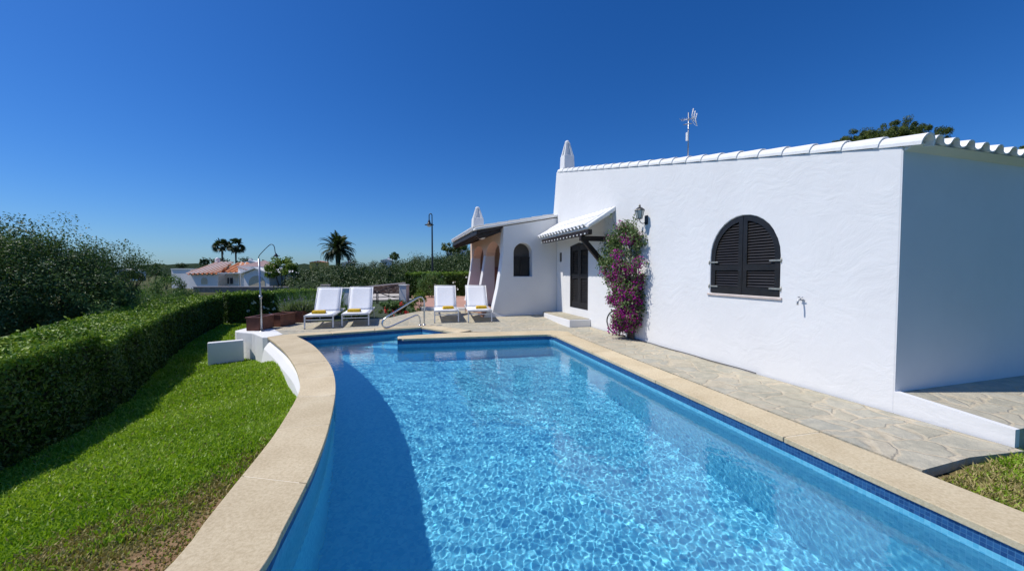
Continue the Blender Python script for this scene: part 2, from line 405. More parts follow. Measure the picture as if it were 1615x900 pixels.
def basin_block(poly, z0, z1):
    m = len(poly)
    t_ = bm.faces.new([bm.verts.new((x, y, z1)) for x, y in poly])
    for lp in t_.loops: lp[uvl].uv = (lp.vert.co.x, lp.vert.co.y)
    for i in range(m):
        a, b = poly[i], poly[(i+1) % m]; L = math.hypot(b[0]-a[0], b[1]-a[1])
        f_ = bm.faces.new([bm.verts.new((a[0], a[1], z0)), bm.verts.new((b[0], b[1], z0)), bm.verts.new((b[0], b[1], z1)), bm.verts.new((a[0], a[1], z1))])
        for lp, uv_ in zip(f_.loops, [(0, z0), (L, z0), (L, z1), (0, z1)]): lp[uvl].uv = uv_
# entry steps in the far bay
def stepline(k):  # chord across the bay, moving towards the main pool
    a = nich_far.lerp(Vector((-4.75, 8.30, 0)), .28+.17*k); b = nich_r.lerp(pen_tipb, .08+.30*k)
    return a, b
for k, zt in enumerate((-.42, -.70, -1.0)):
    a, b = stepline(k)
    basin_block([(nich_far.x-.002*k, nich_far.y-.002*k), (a.x, a.y-.004), (b.x, b.y+.004), (nich_r.x-.004*k, nich_r.y-.002*k)][::-1], FLOOR_Z, zt)
bmesh.ops.recalc_face_normals(bm, faces=bm.faces); bm.to_mesh(me); bm.free()
basin = link_mesh('pool_basin', me, M['mosaic']); tag(basin, kind='structure')
basin.cycles.is_caustics_receiver = True
# water: a gently rippled surface
def ripple(X, Y):
    r = np.random.default_rng(5); Z = np.zeros_like(X)
    for i in range(46):
        lam = .037*(1.95**r.random())*(1 if i < 40 else 3.2); k = 2*math.pi/lam; th = r.random()*2*math.pi
        A = .000070*(lam/.10)**1.35*(1 if i < 40 else .8)
        Z += A*np.cos(k*(X*math.cos(th)+Y*math.sin(th))+r.random()*6.28)
    return Z
RS = .0080
gx = np.arange(-5.0, 4.0, RS); gy = np.arange(-1.9, 9.8, RS)
XX, YY = np.meshgrid(gx, gy); nx, ny = len(gx), len(gy)
cx_, cy_ = XX[:-1, :-1]+.008, YY[:-1, :-1]+.008
inn = inside(poolxy, cx_, cy_) | (seg_dist(poolxy+[poolxy[0]], cx_, cy_) < .03)
idx = np.arange(nx*ny).reshape(ny, nx)
Fq = np.stack([idx[:-1, :-1][inn], idx[:-1, 1:][inn], idx[1:, 1:][inn], idx[1:, :-1][inn]], 1)
used = np.unique(Fq); remap = np.zeros(nx*ny, int); remap[used] = np.arange(len(used))
V = np.stack([XX.ravel()[used], YY.ravel()[used], WATER_Z+ripple(XX.ravel()[used], YY.ravel()[used])], 1)
water = np_mesh('pool_water', V, remap[Fq], M['water'], smooth=True); tag(water, kind='structure')
water.cycles.is_caustics_caster = True

# coping stones: paired inner/outer lines cut into slabs with open joints
def cops(mb, rnds, A, B, zt=0.0, th=.045, gap=.009, slab=.95, start=0.0):
    """A inner line, B outer line (same count)"""
    m = len(A); L = [0]
    for i in range(m-1): L.append(L[-1]+((A[i+1]+B[i+1])*.5-(A[i]+B[i])*.5).length)
    def at(s_):
        s_ = max(0, min(L[-1], s_)); i = max(0, min(m-2, int(np.searchsorted(L, s_))-1)); t = (s_-L[i])/max(1e-9, L[i+1]-L[i])
        return A[i].lerp(A[i+1], t), B[i].lerp(B[i+1], t)
    cuts = [0.0]; c = start if start else slab
    while c < L[-1]-.25: cuts.append(c); c += slab*random.uniform(.94, 1.06)
    cuts.append(L[-1])
    for a, b in zip(cuts[:-1], cuts[1:]):
        k = max(1, int((b-a)/.12)); ps = [at(a+gap*.5+(b-a-gap)*j/k) for j in range(k+1)]
        n0 = len(mb.v); vs = []; zj = zt+random.uniform(-.0015, .0015)
        for p, q in ps: vs += [(p.x, p.y, zj), (q.x, q.y, zj), (q.x, q.y, zj-th), (p.x, p.y, zj-th)]
        fs = [(0,1,2,3), (4*k, 4*k+3, 4*k+2, 4*k+1)]
        for j in range(k):
            o = 4*j
            for e in range(4): fs.append((o+e, o+4+e, o+4+(e+1) % 4, o+(e+1) % 4))
        mb.add(vs, fs); r_ = random.random(); rnds += [r_]*len(vs)
def offs(A, Bdir):  return [a+Bdir for a in A]
mb = MB(); rn = []
lip = .025
def shift_in(A, B, d): return [a+(a-b).normalized()*d for a, b in zip(A, B)]
cops(mb, rn, shift_in(ILs, OLs, lip), OLs, slab=.93)
# far bay edge
nperp = Vector((-.517, .856, 0))
farA = [Vector((-4.75, 8.30, 0))+Vector((.004, .004, 0)), nich_far]; farB = [Vector((-5.30, 8.20, 0)), Vector((-5.02, 8.66, 0)), nich_far+Vector((.02, .47, 0))]
cops(mb, rn, [Vector((-4.74, 8.305, 0)), Vector((-4.73, 8.312, 0)), nich_far], [Vector((-5.30, 8.205, 0)), Vector((-5.04, 8.60, 0)), nich_far+Vector((0, .46, 0))], slab=1.0)
cops(mb, rn, [nich_far+Vector((.004, 0, 0)), nich_r+Vector((-.02, -.02, 0))], [nich_far+Vector((.004, .46, 0)), nich_r+Vector((.25, .36, 0))], slab=.9)
# strip between bay and main pool (rounded free end), then the corner and the long right side
prn = Vector((-prd.y, prd.x, 0)); prn = prn if prn.x > 0 else -prn
tipA = [pen_tip+Vector((-.03, .16, 0)), pen_tip+Vector((.005, .02, 0)), pen_tip+Vector((.10, -.03, 0))]
tipB = [pen_tipb+Vector((.035, -.16, 0)), pen_tipb+Vector((.03, -.02, 0)), pen_tipb+Vector((.11, .025, 0))]
penA = tipA+[pr1+Vector((-.35, -.085, 0))]; penB = tipB+[nich_r+Vector((.0, .02, 0))]
cops(mb, rn, penA, penB, slab=1.2)
corner_out = Vector((1.31, 9.02, 0))
cA = [pr1+Vector((-.346, -.085, 0)), pr1+Vector((-.14, -.055, 0)), pr1+Vector((-.04, -.085, 0)), pr1+prd*.25-prn*lip, PR_NEAR-prn*lip]
cB = [nich_r+Vector((.004, .02, 0)), pr1+Vector((.02, .52, 0)), pr1+Vector((.40, .38, 0)), pr1+prd*.25+prn*.385, PR_NEAR+prn*.385]
cops(mb, rn, cA[:4], cB[:4], slab=3)
cops(mb, rn, [cA[3]+prd*.004, cA[4]], [cB[3]+prd*.004, cB[4]], slab=1.75)
cop = mb.build('pool_coping', M['coping'], bevel=.010, seg=3); tag(cop, kind='structure')
at_ = cop.data.attributes.new('rnd', 'FLOAT', 'POINT'); at_.data.foreach_set('value', rn)
# grout bed under the slabs
mb = MB()
def bed(A, B, z=-.0035):
    for i in range(len(A)-1):
        mid = [(A[i]*.93+B[i]*.07), (A[i]*.04+B[i]*.96), (A[i+1]*.04+B[i+1]*.96), (A[i+1]*.93+B[i+1]*.07)]
        mb.add([(q.x, q.y, z) for q in mid], [(0,1,2,3)])
bed(ILs, OLs); bed([cA[3], cA[4]], [cB[3], cB[4]]); bed(penA, penB)
tag(mb.build('coping_bed', M['grout']), kind='structure')

# ================================================================== GROUND
def sheet(name, outline, z, mat, zf=None, cut=0, thick=0, label=None, kind='structure', holes=None):
    bm = bmesh.new()
    loops = [[Vector((x, y, 0)) for x, y in outline]]+[[Vector((x, y, 0)) for x, y in h] for h in (holes or [])]
    flat = [q for l in loops for q in l]; bv = [bm.verts.new((q.x, q.y, z)) for q in flat]
    for t_ in tessellate_polygon(loops):
        try: bm.faces.new([bv[k] for k in t_])
        except ValueError: pass
    if thick:
        k = 0
        lw = [bm.verts.new((q.x, q.y, z-thick)) for q in flat]
        for l in loops:
            m = len(l)
            for i in range(m): bm.faces.new([bv[k+i], bv[k+(i+1) % m], lw[k+(i+1) % m], lw[k+i]])
            k += m
    for _ in range(cut): bmesh.ops.subdivide_edges(bm, edges=[e for e in bm.edges if e.calc_length() > .7], cuts=1, use_grid_fill=True)
    bmesh.ops.triangulate(bm, faces=bm.faces)
    if zf:
        for v_ in bm.verts: v_.co.z += zf(v_.co.x, v_.co.y)
    bmesh.ops.recalc_face_normals(bm, faces=bm.faces)
    me = bpy.data.meshes.new(name); bm.to_mesh(me); bm.free()
    o = link_mesh(name, me, mat); tag(o, kind=kind); return o
def house_pt(b, a): return (4.072+DX*a+DY*b, 3.020+DY*a-DX*b)
near_out = pr1+prd*7.12+prn*.37; 
pave_xy = [(2.93, 2.67), (3.5, 2.86), house_pt(-.03, -.05), house_pt(-.03, 9.4), house_pt(-2.4, 9.4), (-1.3, 12.85), (-2.9, 12.95), (-3.6, 11.3), (-5.2, 10.6), (-6.2, 10.9), (-6.9, 10.5), (-6.56, 9.14), (-6.03, 8.86), (-5.87, 8.76), (-5.34, 8.25), (-5.04, 8.58), (-2.33, 10.08), (-1.0, 9.14), (-.9, 9.0), (1.05, 9.0), (1.30, 8.9)]
sheet('stone_paving', pave_xy, -.012, M['paving'], zf=lambda x, y: ramp(x, y), cut=4, thick=.07)
# raised slab along the shaded gable
gx0 = [house_pt(.062, .02), house_pt(4.6, .10), house_pt(4.6, .84), house_pt(.062, .84)]
sheet('gable_paving', gx0, .0, M['paving'], zf=lambda x, y: .120+.075*max(0, min(1, ((x-4.072)*DX+(y-3.02)*DY)/.8)), thick=.22)
# lawn: falls from the pool edge to the hedge
OLp = [(q.x, q.y) for q in OLs]
def lawn_z(X, Y):
    X = np.asarray(X, float); Y = np.asarray(Y, float)
    t = np.clip((Y-2.6)/5.6, 0, 1); base = -.045-.62*(t*t*(3-2*t))
    xo = np.interp(Y, [q[1] for q in OLp], [q[0] for q in OLp]); dist = np.clip(xo-X, 0, 9)
    sl_ = -.17*dist*(1-t)-.02*dist
    mound = .30*np.exp(-(((X+4.3)/1.3)**2+((Y-7.0)/1.15)**2))
    zz = np.maximum(base+sl_+mound, -.72)
    return zz+.012*np.sin(X*3.1+Y*1.7)+.01*np.sin(X*1.3-Y*4.1)
lawn_poly = [(-1.55, -2.0)]+[(a.x*.35+b.x*.65, a.y*.35+b.y*.65) for a, b in zip(ILs, OLs)]+[(-5.9, 8.75), (-6.9, 9.1), (-7.0, 10.2), (-6.6, 12.5), (-7.2, 16.6), (-9.0, 19.2), (-14, 18), (-9.9, 9.5), (-7.2, 5.5), (-7.0, -2.0)]
def grid_sheet(name, poly, step, zfn, mat, attrs=None, kind='structure'):
    xs = [q[0] for q in poly]; ys = [q[1] for q in poly]
    X, Y = np.meshgrid(np.arange(min(xs), max(xs), step), np.arange(min(ys), max(ys), step)); ny_, nx_ = X.shape
    inn = inside(poly, X[:-1, :-1]+step/2, Y[:-1, :-1]+step/2); idx = np.arange(nx_*ny_).reshape(ny_, nx_)
    Fq = np.stack([idx[:-1, :-1][inn], idx[:-1, 1:][inn], idx[1:, 1:][inn], idx[1:, :-1][inn]], 1)
    used = np.unique(Fq); rm = np.zeros(nx_*ny_, int); rm[used] = np.arange(len(used))
    x, y = X.ravel()[used], Y.ravel()[used]
    o = np_mesh(name, np.stack([x, y, zfn(x, y)], 1), rm[Fq], mat, smooth=True, attr={k: f(x, y) for k, f in (attrs or {}).items()})
    return tag(o, kind=kind)
def vnoise(X, Y, s, seed=0):
    r = np.random.default_rng(seed); T = r.random((64, 64)); x, y = X*s+31.7, Y*s+17.3
    xi, yi = np.floor(x).astype(int), np.floor(y).astype(int); fx, fy = x-xi, y-yi; fx, fy = fx*fx*(3-2*fx), fy*fy*(3-2*fy)
    g = lambda i, j: T[j % 64, i % 64]
    return (g(xi, yi)*(1-fx)+g(xi+1, yi)*fx)*(1-fy)+(g(xi, yi+1)*(1-fx)+g(xi+1, yi+1)*fx)*fy
def dryness(X, Y):
    X = np.asarray(X, float); Y = np.asarray(Y, float)
    d = seg_dist(OLp, X, Y)
    nz = vnoise(X, Y, 2.2, 1)*.5+vnoise(X, Y, 6, 2)*.3+vnoise(X, Y, 15, 3)*.2
    near = np.clip((3.2-Y)/1.3, 0, 1)*np.clip(1.2-d/1.15, 0, 1)
    edge = .62*np.clip(1-d/.30, 0, 1)*np.clip((4.0-Y)/1.2, 0, 1)
    v_ = np.maximum(near*1.15, edge)
    return np.clip((v_*.8+nz-.72)*2.0, 0, 1)*np.clip(v_*4, 0, 1)
grid_sheet('lawn', lawn_poly, .09, lawn_z, M['lawn'], {'dry': dryness})
rg_poly = [(2.93, 2.60), (3.4, 2.80), (4.06, 3.0), (4.2, 3.05), (9, 4.3), (9, -2), (4.1, -2)]
rg_poly = [(2.80, 2.63)]+[(3.5, 2.87), (4.09, 3.03), (9, 4.45), (9, -2.0), (3.9, -2.0)]
grid_sheet('side_lawn', rg_poly, .06, lambda x, y: -.075+.012*np.sin(x*5+y*3), M['lawn'], {'dry': lambda x, y: np.clip(.75-np.hypot(x-3.0, y-2.5)*.75+vnoise(x, y, 5, 4)*.6-.25, 0, 1)})
# grass blades
def blades(name, poly, count, zfn, dryf, hmin, hmax, seed, near=1.0):
    r = np.random.default_rng(seed); xs = [q[0] for q in poly]; ys = [q[1] for q in poly]
    X = r.uniform(min(xs), max(xs), count*6); Y = r.uniform(min(ys), max(ys), count*6)
    D = np.hypot(X, Y); keep = inside(poly, X, Y) & (np.abs(X) < 1.45*np.maximum(Y, .3)+.3) & (r.random(len(X)) < np.clip((near*3.2/D)**1.3, 0, 1))
    X, Y = X[keep][:count], Y[keep][:count]; dr = dryf(X, Y)
    keep = r.random(len(X)) > dr*.42; X, Y, dr = X[keep], Y[keep], dr[keep]; m = len(X); D = np.hypot(X, Y)
    isd = r.random(m) < np.clip(dr*1.5+.03, 0, .85)
    h = r.uniform(hmin, hmax, m)*(1-.55*dr)*(1+.06*D)*(.75+.5*vnoise(X, Y, 3, 9)); wd = r.uniform(.0022, .0042, m)*(1+.28*D)
    th = r.uniform(0, 2*np.pi, m); lean = r.uniform(.1, .8, m)*h; la = r.uniform(0, 2*np.pi, m)
    Z = zfn(X, Y)-.004; cx, sx = np.cos(th)*wd, np.sin(th)*wd; lx, ly = np.cos(la)*lean, np.sin(la)*lean
    P = np.zeros((m, 5, 3))
    P[:, 0] = np.stack([X-cx, Y-sx, Z], 1); P[:, 1] = np.stack([X+cx, Y+sx, Z], 1)
    P[:, 2] = np.stack([X+cx*.8+lx*.35, Y+sx*.8+ly*.35, Z+h*.6], 1); P[:, 3] = np.stack([X-cx*.8+lx*.35, Y-sx*.8+ly*.35, Z+h*.6], 1)
    P[:, 4] = np.stack([X+lx, Y+ly, Z+h*r.uniform(.8, 1, m)], 1)
    rr = np.clip(r.random(m)*.7+.3*vnoise(X, Y, 1.2, 12), 0, 1)
    for nm, mk, mt in ((name, ~isd, 'grass_blade'), ('dry_'+name, isd, 'grass_dry')):
        k = mk.sum()
        if not k: continue
        V = P[mk].reshape(-1, 3); b = np.arange(k)*5
        T = np.concatenate([np.stack([b, b+1, b+2], 1), np.stack([b, b+2, b+3], 1), np.stack([b+3, b+2, b+4], 1)])
        o = np_mesh(nm, V, T, M[mt], attr={'rnd': np.repeat(rr[mk], 5)})
        tag(o, 'short green lawn grass beside the pool' if mt == 'grass_blade' else 'dry straw coloured grass at the pool edge', 'grass', kind='stuff')
blade_poly = [(q[0], q[1]) for q in OLp if q[1] > .5]+[(-5.6, 8.6), (-6.9, 9.1), (-7.0, 10.2), (-6.6, 12.5), (-8.2, 17.6), (-9.6, 18.0), (-11.6, 15.2), (-7.8, 7.9), (-5.5, 4.6), (-5.2, 1.2), (-4.4, .5)]
blades('lawn_grass', blade_poly, 270000, lawn_z, dryness, .022, .052, 3, near=1.35)
blades('side_grass', [(2.98, 2.60), (3.5, 2.80), (4.1, 2.98), (5.0, 3.2), (5, .8), (3.55, .8)], 22000, lambda x, y: -.075+x*0, lambda x, y: np.clip(.65-np.hypot(x-3.0, y-2.3)*.5+(vnoise(x, y, 6, 5)-.5)*.8, 0, .8), .03, .075, 8)
# wide ground and hills, road
X0, X1, Y0, Y1 = -8.0, 9.0, -2.0, 12.9
gz = lambda x, y: -.95
def far_z(x, y):
    r_ = math.hypot(x, y)
    if r_ < 40: return -.98
    u = (r_-40)/60; u = min(1, u)
    return -.98+u*u*(-2.5)
mb = MB()
RG = [30, 60, 110, 220, 450, 900, 1800, 3800]
grid = [-3800, -1800, -900, -450, -220, -110, -60, -30, X0, X1, 30, 60, 110, 220, 450, 900, 1800, 3800]
gridy = [-3800, -1800, -900, -450, -220, -110, -60, -30, Y0, Y1, 30, 60, 110, 220, 450, 900, 1800, 3800]
vs = [(x, y, far_z(x, y)) for y in gridy for x in grid]; nxg = len(grid)
fs = [(j*nxg+i, j*nxg+i+1, (j+1)*nxg+i+1, (j+1)*nxg+i) for j in range(len(gridy)-1) for i in range(nxg-1) if not (grid[i] == X0 and gridy[j] == Y0)]
mb.add(vs, fs); tag(mb.build('ground', M['ground']), kind='structure')
def hill_ring(name, dist, a0, a1, hfun, depth, mat, steps=160):
    V = []; Fs = []
    for i in range(steps+1):
        an = a0+(a1-a0)*i/steps; dx, dy = math.sin(an), math.cos(an); hh = hfun(math.degrees(an))
        for k, (dd, zz) in enumerate(((-depth, -4), (-depth*.55, hh*.45-1), (-depth*.2, hh*.86), (0, hh), (depth*.5, hh*.6), (depth, -6))):
            V.append((dx*(dist+dd), dy*(dist+dd), zz+random.uniform(-.02, .02)*abs(hh)))
    for i in range(steps):
        for k in range(5): Fs.append((i*6+k, (i+1)*6+k, (i+1)*6+k+1, i*6+k+1))
    m = MB(); m.add(V, Fs, True); return tag(m.build(name, mat), kind='structure')
hill_ring('hills', 950, R(-75), R(60), lambda d: 13+5*math.sin(d*.17+1)+3*math.sin(d*.41)+1.2*math.sin(d*1.7)+.8*math.sin(d*3.9)+(6 if d > 5 else 0), 300, M['hill'])

# ================================================================== VILLA (local x = into the house, y = along the long wall)
def corrugated(mb, org, across, down, n, length, pitch=.2, amp=.055, course=.40, th=.014, per=10, phase=0):
    """n tile columns along `across`, running `length` along `down` (unit vectors)"""
    org, across, down = Vector(org), Vector(across), Vector(down); nrm = across.cross(down).normalized()
    if nrm.z < 0: nrm = -nrm
    U = [i/per for i in range(n*per+1)]
    rows = []; k = max(1, round(length/course))
    for j in range(k): rows += [(j*length/k, .014), ((j+1)*length/k-.002, 0.0)]
    rows = [(s_, h_) for s_, h_ in rows]
    rows = [(length-s_, h_) for s_, h_ in rows][::-1]
    vs = []
    for side in (0, 1):
        for s_, h_ in rows:
            for u in U:
                c = math.cos(2*math.pi*(u+phase)); z = amp*math.copysign(abs(c)**.65, c)+(h_ if c > 0 else -h_*.3)-(th if side else 0)
                vs.append(org+across*(u*pitch)+down*s_+nrm*z)
    m = len(U); r_ = len(rows); o = m*r_; fs = []
    for j in range(r_-1):
        for i in range(m-1):
            fs.append((j*m+i, j*m+i+1, (j+1)*m+i+1, (j+1)*m+i)); fs.append((o+j*m+i, o+(j+1)*m+i, o+(j+1)*m+i+1, o+j*m+i+1))
    for j in (0, r_-1):
        for i in range(m-1): fs.append((j*m+i, j*m+i+1, o+j*m+i+1, o+j*m+i))
    for i in (0, m-1):
        for j in range(r_-1): fs.append((j*m+i, (j+1)*m+i, o+(j+1)*m+i, o+j*m+i))
    mb.add(vs, fs, False)
def half_tiles(mb, p0, p1, up, n, r0=.105, r1=.085, seg=10, over=.05):
    """a line of n half-round cover tiles from p0 to p1 (each overlaps the next)"""
    p0, p1, up = Vector(p0), Vector(p1), Vector(up).normalized(); d = (p1-p0)/n; t = d.normalized(); sdv = t.cross(up).normalized(); up = sdv.cross(t).normalized()
    for i in range(n):
        a = p0+d*i-t*over; b = p0+d*(i+1); vs = []
        for q, r_, lift in ((a, r0, .012), (b, r1, .0)):
            for rr in (r_, r_-.016):
                for k in range(seg+1):
                    an = math.pi*(-.06+1.12*k/seg); vs.append(q+up*(lift+rr*math.sin(an))+sdv*rr*math.cos(an))
        m = seg+1; fs = []
        for k in range(seg):
            fs += [(k, k+1, 2*m+k+1, 2*m+k), (m+k, 3*m+k, 3*m+k+1, m+k+1), (k, m+k, m+k+1, k+1), (2*m+k, 2*m+k+1, 3*m+k+1, 3*m+k)]
        fs += [(0, 2*m, 3*m, m), (seg, m+seg, 3*m+seg, 2*m+seg)]
        mb.add(vs, fs, False)
villa = empty('villa', (4.072, 3.020, 0), d16, 'long whitewashed villa with an arched shutter window and tiled edges beside the pool', 'villa')
SL = .2194; TOPZ = lambda y: 2.635+SL*(y-.8)
def arch_pts(c, wd, z0, zs, rise, n=16):
    """arched opening outline in (y, z)"""
    h = wd/2
    return [(c-h, z0), (c+h, z0)]+[(c+h*math.cos(math.pi*k/n), zs+rise*math.sin(math.pi*k/n)) for k in range(n+1)]
WIN_C, WIN_W, WIN_Z0, WIN_ZS, WIN_R = 2.61, 1.16, 1.07, 1.62, .60
win = arch_pts(WIN_C, WIN_W, WIN_Z0, WIN_ZS, WIN_R)
DOOR = (7.30, 8.36, .40, 2.20)
door_hole = [(DOOR[0], DOOR[2]), (DOOR[1], DOOR[2]), (DOOR[1], DOOR[3]-.07), ((DOOR[0]+DOOR[1])/2, DOOR[3]), (DOOR[0], DOOR[3]-.07)]
niche = [(9.00, 1.72), (9.16, 1.72), (9.16, 2.0), (9.00, 2.0)]
mb = MB()
outline = [(.8, -.02), (9.86, -.02), (9.86, 2.9), (9.66, 3.25), (9.42, TOPZ(9.40)), (.8, TOPZ(.8))]
outline_d = [outline[0]]+[(.8+(9.06)*k/30, -.02) for k in range(1, 30)]+outline[1:5]+[(9.42-(8.62)*k/30, TOPZ(9.42-(8.62)*k/30)) for k in range(1, 30)]+[outline[5]]
mb.holed(outline_d, [win, door_hole, niche], lambda u, v, w_: (w_, u, v), .32)
mb.build('wall', M['plaster'], villa, bevel=.012)
mb = MB()                                  # low plinth running on from the corner
mb.prism([(0, .012, -.02), (0, .80, -.02), (0, .80, .205), (0, .012, .128)], (.06, 0, 0)); mb.build('plinth', M['plaster'], villa)
mb = MB()                                  # shaded gable wall, body and rear wall
mb.box(.004, 8.2, .797, 1.08, -.02, 2.595); mb.box(7.9, 8.2, 1.08, 9.8, -.02, 2.4); mb.box(.318, 7.9, 9.56, 9.86, -.02, 4.2)
mb.build('wall', M['plaster_plain'], villa)
# main roof: one slope rising away from the gable
ud = Vector((0, 1, SL)).normalized()
mb = MB(); L_ = (9.42-.66)/ud.y
corrugated(mb, Vector((.15, .66, TOPZ(.66)+.078))+ud*L_, (1, 0, 0), -ud, 32, L_, .245, .030, .42, phase=.5)
rf = mb.build('roof', M['tile_white'], villa)
mb = MB(); mb.prism([(.02, .796, TOPZ(.8)-.045), (.02, .70, TOPZ(.70)+.03), (.02, .80, TOPZ(.8)+.055), (.02, 1.1, TOPZ(1.1)+.02), (.02, 1.1, TOPZ(1.1)-.05)], (8.1, 0, 0)); mb.build('cornice', M['plaster_plain'], rf, bevel=.006)
mb = MB(); half_tiles(mb, (.074, .70, TOPZ(.70)+.010), (.074, 9.34, TOPZ(9.34)+.010), (0, 0, 1), 25, .098, .084, over=.05)
mb.build('verge_tiles', M['tile_white'], rf)
# tall chimney at the far end
def chimney(parent, x, y, z, h, w0, slot_side=-1, name='chimney', mat='plaster_plain'):
    mb = MB(); hs = h*.46; w1 = w0*.92
    def ring(s_, zz): return [(x-s_/2, y-s_/2, zz), (x+s_/2, y-s_/2, zz), (x+s_/2, y+s_/2, zz), (x-s_/2, y+s_/2, zz)]
    mb.hexa(ring(w0*1.25, z-.35)+ring(w0, z)); mb.hexa(ring(w0*.999, z+.001)+ring(w1, z+hs))
    c = mb.build(name, M[mat], parent, bevel=.02)
    # hood: four leaning slabs with gaps, closed by a rounded tip
    mb = MB(); zt = z+h*.90
    for sx, sy in ((-1,-1), (1,-1), (1,1), (-1,1)):
        b0 = w1/2*.92; t0 = w1*.20; k = w1*.24
        mb.hexa([(x+sx*b0-(k if sx > 0 else 0), y+sy*b0-(k if sy > 0 else 0), z+hs), (x+sx*b0+(k if sx < 0 else 0), y+sy*b0-(k if sy > 0 else 0), z+hs),
                 (x+sx*b0+(k if sx < 0 else 0), y+sy*b0+(k if sy < 0 else 0), z+hs), (x+sx*b0-(k if sx > 0 else 0), y+sy*b0+(k if sy < 0 else 0), z+hs),
                 (x+sx*t0-(.08*w1 if sx > 0 else 0)*2, y+sy*t0-(.16*w1 if sy > 0 else 0), zt), (x+sx*t0+(.16*w1 if sx < 0 else 0), y+sy*t0-(.16*w1 if sy > 0 else 0), zt),
                 (x+sx*t0+(.16*w1 if sx < 0 else 0), y+sy*t0+(.16*w1 if sy < 0 else 0), zt), (x+sx*t0-(.16*w1 if sx > 0 else 0), y+sy*t0+(.16*w1 if sy < 0 else 0), zt)])
    ring2 = lambda s_, zz: ring(s_, zz)
    mb.hexa(ring(w1*.62, z+hs+.002)+ring(w1*.26, zt-.002))
    mb.lathe([(.0001, zt+h*.10), (w1*.10, zt+h*.092), (w1*.19, zt+h*.065), (w1*.24, zt+h*.02), (w1*.235, zt-.004), (.0001, zt-.006)], (x, y, 0), 16)
    mb.build('hood', M[mat], c, bevel=.008)
    return c
chimney(villa, .235, 9.14, 4.56, .88, .35)
# arched window with louvred shutters
wn_ = empty('window', (0, 0, 0)); wn_.parent = villa
mb = MB(); mb.box(.10, .13, WIN_C-.60, WIN_C+.60, WIN_Z0-.02, WIN_ZS+WIN_R+.02); mb.build('backing', M['wood_dark'], wn_)
mb = MB(); mb.box(-.022, .10, WIN_C-.62, WIN_C+.62, WIN_Z0-.035, WIN_Z0-.002); mb.build('sill', M['sill'], wn_, bevel=.006)
def arch_half(c, r_, rise, zs, z0, sgn, n=14): # outline of one shutter leaf
    return [(c+sgn*.004, z0), (c+sgn*r_, z0)]+[(c+sgn*r_*math.cos(math.pi/2*k/n), zs+rise*math.sin(math.pi/2*k/n)) for k in range(n)]+[(c+sgn*.004, zs+rise)]
for sgn in (-1, 1):
    mb = MB(); f = .075
    out = arch_half(WIN_C, WIN_W/2-.008, WIN_R-.008, WIN_ZS, WIN_Z0+.008, sgn)
    hw, hr = WIN_W/2-.008-f, WIN_R-.008-f
    def hole(za, zb, n=12):
        pts = [(WIN_C+sgn*(.004+f*.9), za)]
        def xa(z_): return hw if z_ <= WIN_ZS else hw*math.sqrt(max(0, 1-((z_-WIN_ZS)/hr)**2))
        pts.append((WIN_C+sgn*xa(za), za))
        if zb is None:
            a0_ = 0
            for k in range(n+1):
                z_ = WIN_ZS+hr*math.sin(math.pi/2*k/n); x_ = xa(z_)
                if x_ > f*.9+.012: pts.append((WIN_C+sgn*x_, z_))
            pts.append((WIN_C+sgn*(.004+f*.9), WIN_ZS+hr*math.sqrt(1-((f*.9+.004)/hw)**2)))
        else: pts += [(WIN_C+sgn*xa(zb), zb), (WIN_C+sgn*(.004+f*.9), zb)]
        return pts
    holes = [hole(WIN_Z0+.115, 1.425), hole(1.51, None)]
    mb.holed(out, holes, lambda u, v, w_: (.012+w_, u, v), .034)
    # slats
    for za, zb in ((WIN_Z0+.115, 1.425), (1.51, WIN_ZS+hr)):
        z_ = za+.02
        while z_ < zb-.015:
            xr = hw if z_ <= WIN_ZS else hw*math.sqrt(max(0, 1-((z_-WIN_ZS)/hr)**2))
            x0_ = .004+f*.9-.004; xr += .004
            if xr-x0_ > .03:
                ya, yb = sorted((WIN_C+sgn*x0_, WIN_C+sgn*xr))
                mb.hexa([(.020, ya, z_-.012), (.020, yb, z_-.012), (.026, yb, z_-.015), (.026, ya, z_-.015), (.040, ya, z_+.021), (.040, yb, z_+.021), (.046, yb, z_+.017), (.046, ya, z_+.017)])
            z_ += .040
    sh = mb.build('shutter', M['wood_dark'], wn_)
    for hz in (1.18, 1.555):
        mb = MB(); ya, yb = sorted((WIN_C+sgn*(WIN_W/2-.15), WIN_C+sgn*(WIN_W/2+.03)))
        mb.box(-.004, .010, ya, yb, hz-.011, hz+.011); mb.tube([(-.006, WIN_C+sgn*(WIN_W/2+.018), hz-.03), (-.006, WIN_C+sgn*(WIN_W/2+.018), hz+.03)], .008)
        mb.build('hinge', M['hinge'], sh)
